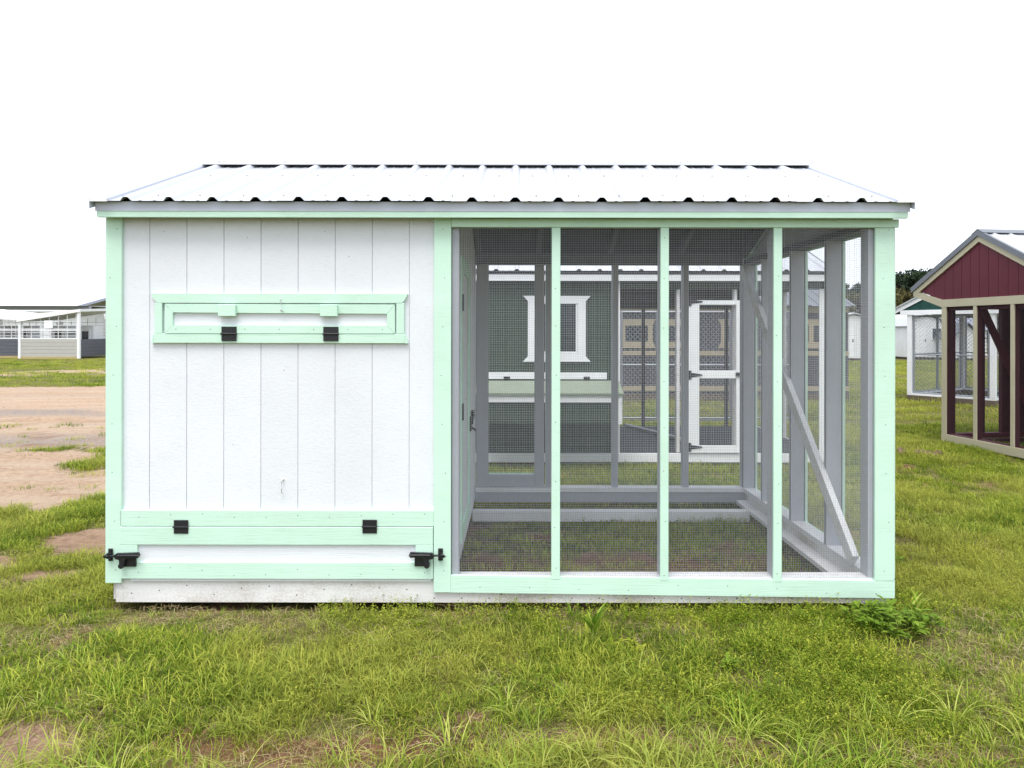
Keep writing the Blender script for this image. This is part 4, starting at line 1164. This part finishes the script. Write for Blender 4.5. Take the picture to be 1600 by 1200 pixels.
def scatter(name, label, sources, pts, scales, kind_label):
    """one 'stuff' object: points that instance the clumps through geometry nodes"""
    src = bpy.data.collections.new(name + '_sources')
    for s in sources: src.objects.link(s)
    n = len(pts)
    me = bpy.data.meshes.new(name)
    me.vertices.add(n)
    z = ground_z(pts[:, 0], pts[:, 1])
    me.vertices.foreach_set('co', np.column_stack([pts, z]).astype(np.float32).ravel())
    rg = np.random.default_rng(n)
    rot = np.column_stack([rg.normal(0, .08, n), rg.normal(0, .08, n), rg.uniform(0, 6.283, n)]).astype(np.float32)
    a = me.attributes.new('rot', 'FLOAT_VECTOR', 'POINT'); a.data.foreach_set('vector', rot.ravel())
    a = me.attributes.new('siz', 'FLOAT', 'POINT'); a.data.foreach_set('value', scales.astype(np.float32))
    a = me.attributes.new('pick', 'INT', 'POINT'); a.data.foreach_set('value', rg.integers(0, len(sources), n).astype(np.int32))
    tint = sstep(0.40, 0.62, fbm(pts[:, 0] + 23, pts[:, 1] + 61, 0.9, 4)) + rg.normal(0, 0.22, n) + 0.15*sstep(-0.5, 1.5, pts[:, 0])*sstep(6, 3.5, pts[:, 1]) - 0.45*sstep(3.3, 3.9, pts[:, 1])*sstep(4.2, 4.0, pts[:, 1])
    a = me.attributes.new('tint', 'FLOAT', 'POINT'); a.data.foreach_set('value', np.clip(tint, 0, 1).astype(np.float32))
    o = link(name, me, None)
    ng = bpy.data.node_groups.new(name, 'GeometryNodeTree')
    ng.interface.new_socket('Geometry', in_out='INPUT', socket_type='NodeSocketGeometry')
    ng.interface.new_socket('Geometry', in_out='OUTPUT', socket_type='NodeSocketGeometry')
    N = ng.nodes; Lk = ng.links
    gi = N.new('NodeGroupInput'); go = N.new('NodeGroupOutput')
    ci = N.new('GeometryNodeCollectionInfo'); ci.inputs['Collection'].default_value = src
    ci.inputs['Separate Children'].default_value = True; ci.inputs['Reset Children'].default_value = True
    ip = N.new('GeometryNodeInstanceOnPoints'); ip.inputs['Pick Instance'].default_value = True
    def attr(nm, ty):
        q = N.new('GeometryNodeInputNamedAttribute'); q.data_type = ty; q.inputs['Name'].default_value = nm
        return q.outputs['Attribute']
    Lk.new(gi.outputs[0], ip.inputs['Points']); Lk.new(ci.outputs[0], ip.inputs['Instance'])
    Lk.new(attr('pick', 'INT'), ip.inputs['Instance Index'])
    Lk.new(attr('rot', 'FLOAT_VECTOR'), ip.inputs['Rotation'])
    Lk.new(attr('siz', 'FLOAT'), ip.inputs['Scale'])
    Lk.new(ip.outputs[0], go.inputs[0])
    md = o.modifiers.new('scatter', 'NODES'); md.node_group = ng
    tag(o, label, kind_label, kind='stuff')
    return o

def in_coop(x, y, m=0.0):
    strip = (x > -2.2) & (x < 2.05) & (y > 3.96) & (y < 4.08)
    a = (x > -0.82 - m) & (x < 3.5 + m) & (y > 8.27 - m) & (y < 10.65 + m)
    b = (x > XL + 0.03 - m) & (x < -0.40 + m) & (y > 4.06 - m) & (y < 6.4 + m)
    return a | b | strip
def visible(x, y):
    r = x/np.maximum(y, 0.1)
    return (r > -0.78) & (r < 0.76) & (y > 1.9)
def field(n, x0, x1, y0, y1, seed, dens):
    rg = np.random.default_rng(seed)
    p = np.column_stack([rg.uniform(x0, x1, n), rg.uniform(y0, y1, n)])
    x, y = p[:, 0], p[:, 1]
    k = visible(x, y) & ~in_coop(x, y) & (rg.random(n) < dens(x, y))
    return p[k]
def bare(x, y):
    return np.clip(np.maximum(road_mask(x, y), patch_mask(x, y)), 0, 1)
def lawn_d(x, y):
    d = 1 - 0.985*sstep(0.25, 0.7, bare(x, y))
    return np.clip(d*(1 - 0.92*thin_mask(x, y))*(0.25 + 0.85*sstep(0.32, 0.62, fbm(x + 9, y + 1, 2.4, 4))), 0, 1)

lawnsrc = [blade_clump('g%d' % i, 'grass_green', 46, 0.085, 0.025, 0.085, 0.0042, 0.25, 1.0, 3, 100 + i) for i in range(6)]
A = field(8500, -3.6, 3.6, 1.9, 4.6, 1, lawn_d)
Bq = field(34000, -9.5, 9.5, 4.4, 12.0, 2, lawn_d)
sa = np.concatenate([RNG.uniform(0.65, 1.25, len(A)), RNG.uniform(0.8, 1.35, len(Bq))])
Pn = np.concatenate([A, Bq])
sa *= 0.45 + 1.15*fbm(Pn[:, 0], Pn[:, 1] + 70, 1.6, 4)
sa *= 1 - 0.5*sstep(3.55, 3.9, Pn[:, 1])*sstep(4.1, 4.0, Pn[:, 1])*(np.abs(Pn[:, 0]) < 2.3)
scatter('lawn_grass', 'short green grass covering the ground near the coops', lawnsrc, Pn, sa, 'grass')
farsrc = [blade_clump('f%d' % i, 'grass_green', 60, 0.22, 0.04, 0.11, 0.009, 0.3, 1.0, 2, 150 + i) for i in range(4)]
Cq = field(26000, -30, 26, 11.5, 38, 3, lambda x, y: lawn_d(x, y)*np.clip(1.2 - y/60, 0, 1))
scatter('field_grass', 'green grass of the field beyond the coops', farsrc, Cq, RNG.uniform(0.7, 1.3, len(Cq)), 'grass')

tallsrc = [blade_clump('t%d' % i, 'grass_tall', 16, 0.035, 0.10, 0.25, 0.0058, 0.45, 1.15, 6, 200 + i) for i in range(6)]
def tall_d(x, y):
    band = np.exp(-((y - 2.55)/0.36)**2)*(0.75 + 0.25*np.sin(x*3 + 1)) + 0.22*sstep(0.5, 0.7, fbm(x + 77, y, 1.5, 3))
    return np.clip(0.8*band*(1 - 0.95*sstep(.3, .7, bare(x, y)))*(1 - 0.8*thin_mask(x, y)), 0, 1)
T1 = field(2500, -2.6, 2.9, 2.05, 3.95, 5, tall_d)
T1 = T1[~((T1[:, 1] > 3.9) & (T1[:, 0] > -2.2))]
T2 = np.column_stack([np.random.default_rng(8).uniform(-2.2, 2.0, 80), np.random.default_rng(9).uniform(3.80, 3.97, 80)])
T3 = field(1500, -8, 9, 4.5, 11, 6, lambda x, y: 0.28*lawn_d(x, y)*(np.maximum(-2.4 - x, x - 2.3) > 0))
PT = np.concatenate([T1, T2, T3])
st = np.concatenate([RNG.uniform(0.40, 0.98, len(T1))*(1.12 - 0.35*np.clip((T1[:, 1] - 2.4)/1.2, 0, 1)), RNG.uniform(0.2, 0.36, len(T2)), RNG.uniform(0.4, 0.75, len(T3))])
scatter('tall_grass', 'long arching grass tufts in the foreground', tallsrc, PT, st, 'grass')

drysrc = [blade_clump('d%d' % i, 'grass_dry', 24, 0.09, 0.03, 0.10, 0.0024, 0.7, 1.2, 3, 300 + i, flat=0.6) for i in range(4)]
dry_d = lambda x, y: np.clip((0.25 + 1.3*sstep(0.45, 0.65, fbm(x + 40, y + 13, 1.3, 3)))*(1 - 0.9*sstep(.4, .9, bare(x, y))), 0, 1)
D1 = np.concatenate([field(5200, -3.6, 3.6, 1.9, 4.6, 21, dry_d), field(5200, -8.5, 9, 4.4, 11, 22, dry_d)])
scatter('dry_grass', 'dry straw-coloured grass lying in the lawn', drysrc, D1, RNG.uniform(0.7, 1.3, len(D1)), 'grass')

clsrc = [leaf_clump('c%d' % i, 'clover', 30, 0.10, 0.085, 0.009, 400 + i) for i in range(5)]
cl_d = lambda x, y: np.clip(lawn_d(x, y)*(0.12 + 1.2*sstep(0.45, 0.62, fbm(x + 4, y + 91, 0.9, 3)))*(0.35 + 0.65*sstep(-0.6, 0.6, x)), 0, 1)
C1 = np.concatenate([field(1900, -3.4, 3.6, 2.7, 4.3, 31, cl_d), field(4500, -6, 9, 4.3, 9.5, 32, cl_d)])
C2 = np.column_stack([np.random.default_rng(18).uniform(-1.0, 1.9, 90), np.random.default_rng(19).uniform(3.76, 3.95, 90)])
C1 = np.concatenate([C1, C2])
scatter('clover_weeds', 'small-leaved weeds growing through the grass', clsrc, C1, RNG.uniform(0.6, 1.3, len(C1)), 'weeds')

# pebbles on the road
pb = []
for i in range(3):
    bm = bmesh.new(); bmesh.ops.create_icosphere(bm, subdivisions=1, radius=0.014)
    for v in bm.verts: v.co = Vector((v.co.x*random.uniform(.7, 1.3), v.co.y*random.uniform(.7, 1.2), v.co.z*random.uniform(.4, .7)))
    me = bpy.data.meshes.new('p%d' % i); bm.to_mesh(me); bm.free()
    pb.append(bpy.data.objects.new('p%d' % i, me))
plain('pebble', (0.26, 0.23, 0.21), 0.9, var=0.4, scale=20)
for o in pb: o.data.materials.append(MATS['pebble'])
plain('crumb', (0.27, 0.18, 0.12), 0.95, var=0.4, scale=20)
cb = []
for o in pb:
    c_ = bpy.data.objects.new('crumb', o.data.copy()); c_.data.materials[0] = MATS['crumb']; cb.append(c_)
PBp = field(9000, -16, -3.5, 8.6, 17, 51, lambda x, y: np.clip(gravel_mask(x, y)*road_mask(x, y) + 0.08*road_mask(x, y), 0, 1))
PB2 = np.concatenate([field(9000, -8, -2.3, 4.2, 9, 52, lambda x, y: 0.7*patch_mask(x, y)), field(1500, -2.6, -1.4, 2.2, 3.0, 53, lambda x, y: 0.5*patch_mask(x, y))])
scatter('soil_crumbs', 'crumbs of earth and small stones on the bare soil', cb, PB2, RNG.uniform(0.2, 0.9, len(PB2)), 'crumbs')
scatter('road_gravel', 'grey gravel scattered along the near side of the dirt road', pb, PBp, RNG.uniform(0.5, 1.7, len(PBp)), 'gravel')

# ================================================================== SINGLE PLANTS AND SMALL THINGS
def weed(label, x, y, n, rad, h, L, mat='weed_leaf', wide=0.30, spike=False):
    e = empty('weed_plant', (x, y, float(ground_z(np.array([x]), np.array([y]))[0])))
    tag(e, label, 'weed')
    rg = np.random.default_rng(int(abs(x*1000) + y*77))
    stem = bmesh.new(); V, F = [], []
    for i in range(n):
        a = rg.uniform(0, 6.283); rr = rad*math.sqrt(rg.random())
        H = h*rg.uniform(0.35, 1.0)*(1 - 0.4*rr/rad)
        p0 = Vector((rr*.75*math.cos(a), rr*.75*math.sin(a)*0.8, -0.01)); p1 = Vector((rr*math.cos(a), rr*math.sin(a)*0.8, H))
        tube(stem, [p0, p1], 0.002, 4, caps=False)
        for j in range(5 if not spike else 3):
            az = j*2.4 + rg.uniform(0, 6.28); up = rg.uniform(0.0, 0.7) if not spike else rg.uniform(1.6, 3.0)
            l = L*rg.uniform(0.6, 1.1)
            d = np.array([math.cos(az), math.sin(az), up]); d /= np.linalg.norm(d)
            s = np.array([-math.sin(az), math.cos(az), 0.0]); u = np.cross(s, d)
            if u[2] < 0: u = -u
            c = np.array(p0 + (p1 - p0)*(0.45 + 0.55*(j + 1)/5))
            i0 = len(V)
            for t, ww, bend in ((0.0, 0.08, 0), (0.25, 0.8, 0.02), (0.5, 1.0, 0.0), (0.78, 0.6, -0.06)):
                q = c + d*l*t + u*l*bend
                V += [q - s*l*wide*0.5*ww + u*l*.05*ww, q, q + s*l*wide*0.5*ww + u*l*.05*ww]
            V.append(c + d*l - u*l*0.16)
            for k in range(3):
                b = i0 + 3*k
                F += [(b, b+1, b+4, b+3), (b+1, b+2, b+5, b+4)]
            F += [(i0+9, i0+10, i0+12), (i0+10, i0+11, i0+12)]
    obj('stems', stem, mat, e)
    me = bpy.data.meshes.new('leaves'); me.from_pydata([tuple(v) for v in V], [], F); me.update()
    me.polygons.foreach_set('use_smooth', [True]*len(me.polygons))
    o = link('leaves', me, mat, e); o['kind'] = 'stuff'
    return e
weed('large leafy green weed beside the right bottom corner of the mint-trimmed coop', 1.90, 3.72, 75, 0.23, 0.15, 0.062, wide=0.42)
weed('upright spiky weed shoot right of the large leafy weed', 2.06, 3.80, 3, 0.03, 0.16, 0.13, wide=0.13, spike=True, mat='grass_tall')
weed('small pale weed in the grass below the middle post', -0.50, 3.73, 5, 0.05, 0.06, 0.045, mat='clover')
weed('upright grassy weed with broad blades below the run', 0.37, 3.55, 4, 0.03, 0.14, 0.15, wide=0.12, spike=True, mat='grass_tall')
weed('low broad-leaved weed in the lawn below the run, left of centre', 0.52, 3.50, 9, 0.08, 0.05, 0.05, mat='clover')
weed('broad-leaved weed in the right foreground grass', 0.95, 3.28, 5, 0.05, 0.07, 0.06)
weed('small weed peeking out behind the right corner post', 2.42, 4.75, 6, 0.06, 0.10, 0.06)
# heap of clods
hp = empty('clod_heap', (4.95, 9.0, -0.012))
tag(hp, 'small heap of dry brown clods on the lawn beside the burgundy coop', 'soil heap')
plain('clod', (0.15, 0.10, 0.065), 0.95, var=0.4, scale=20, bump=0.6)
for i in range(16):
    bm = bmesh.new(); bmesh.ops.create_icosphere(bm, subdivisions=2, radius=random.uniform(0.03, 0.06))
    for v in bm.verts: v.co *= random.uniform(0.75, 1.2)
    bmesh.ops.translate(bm, verts=bm.verts, vec=(random.gauss(0, .09), random.gauss(0, .05), random.uniform(0.0, 0.045)))
    obj('clod', bm, 'clod', hp)
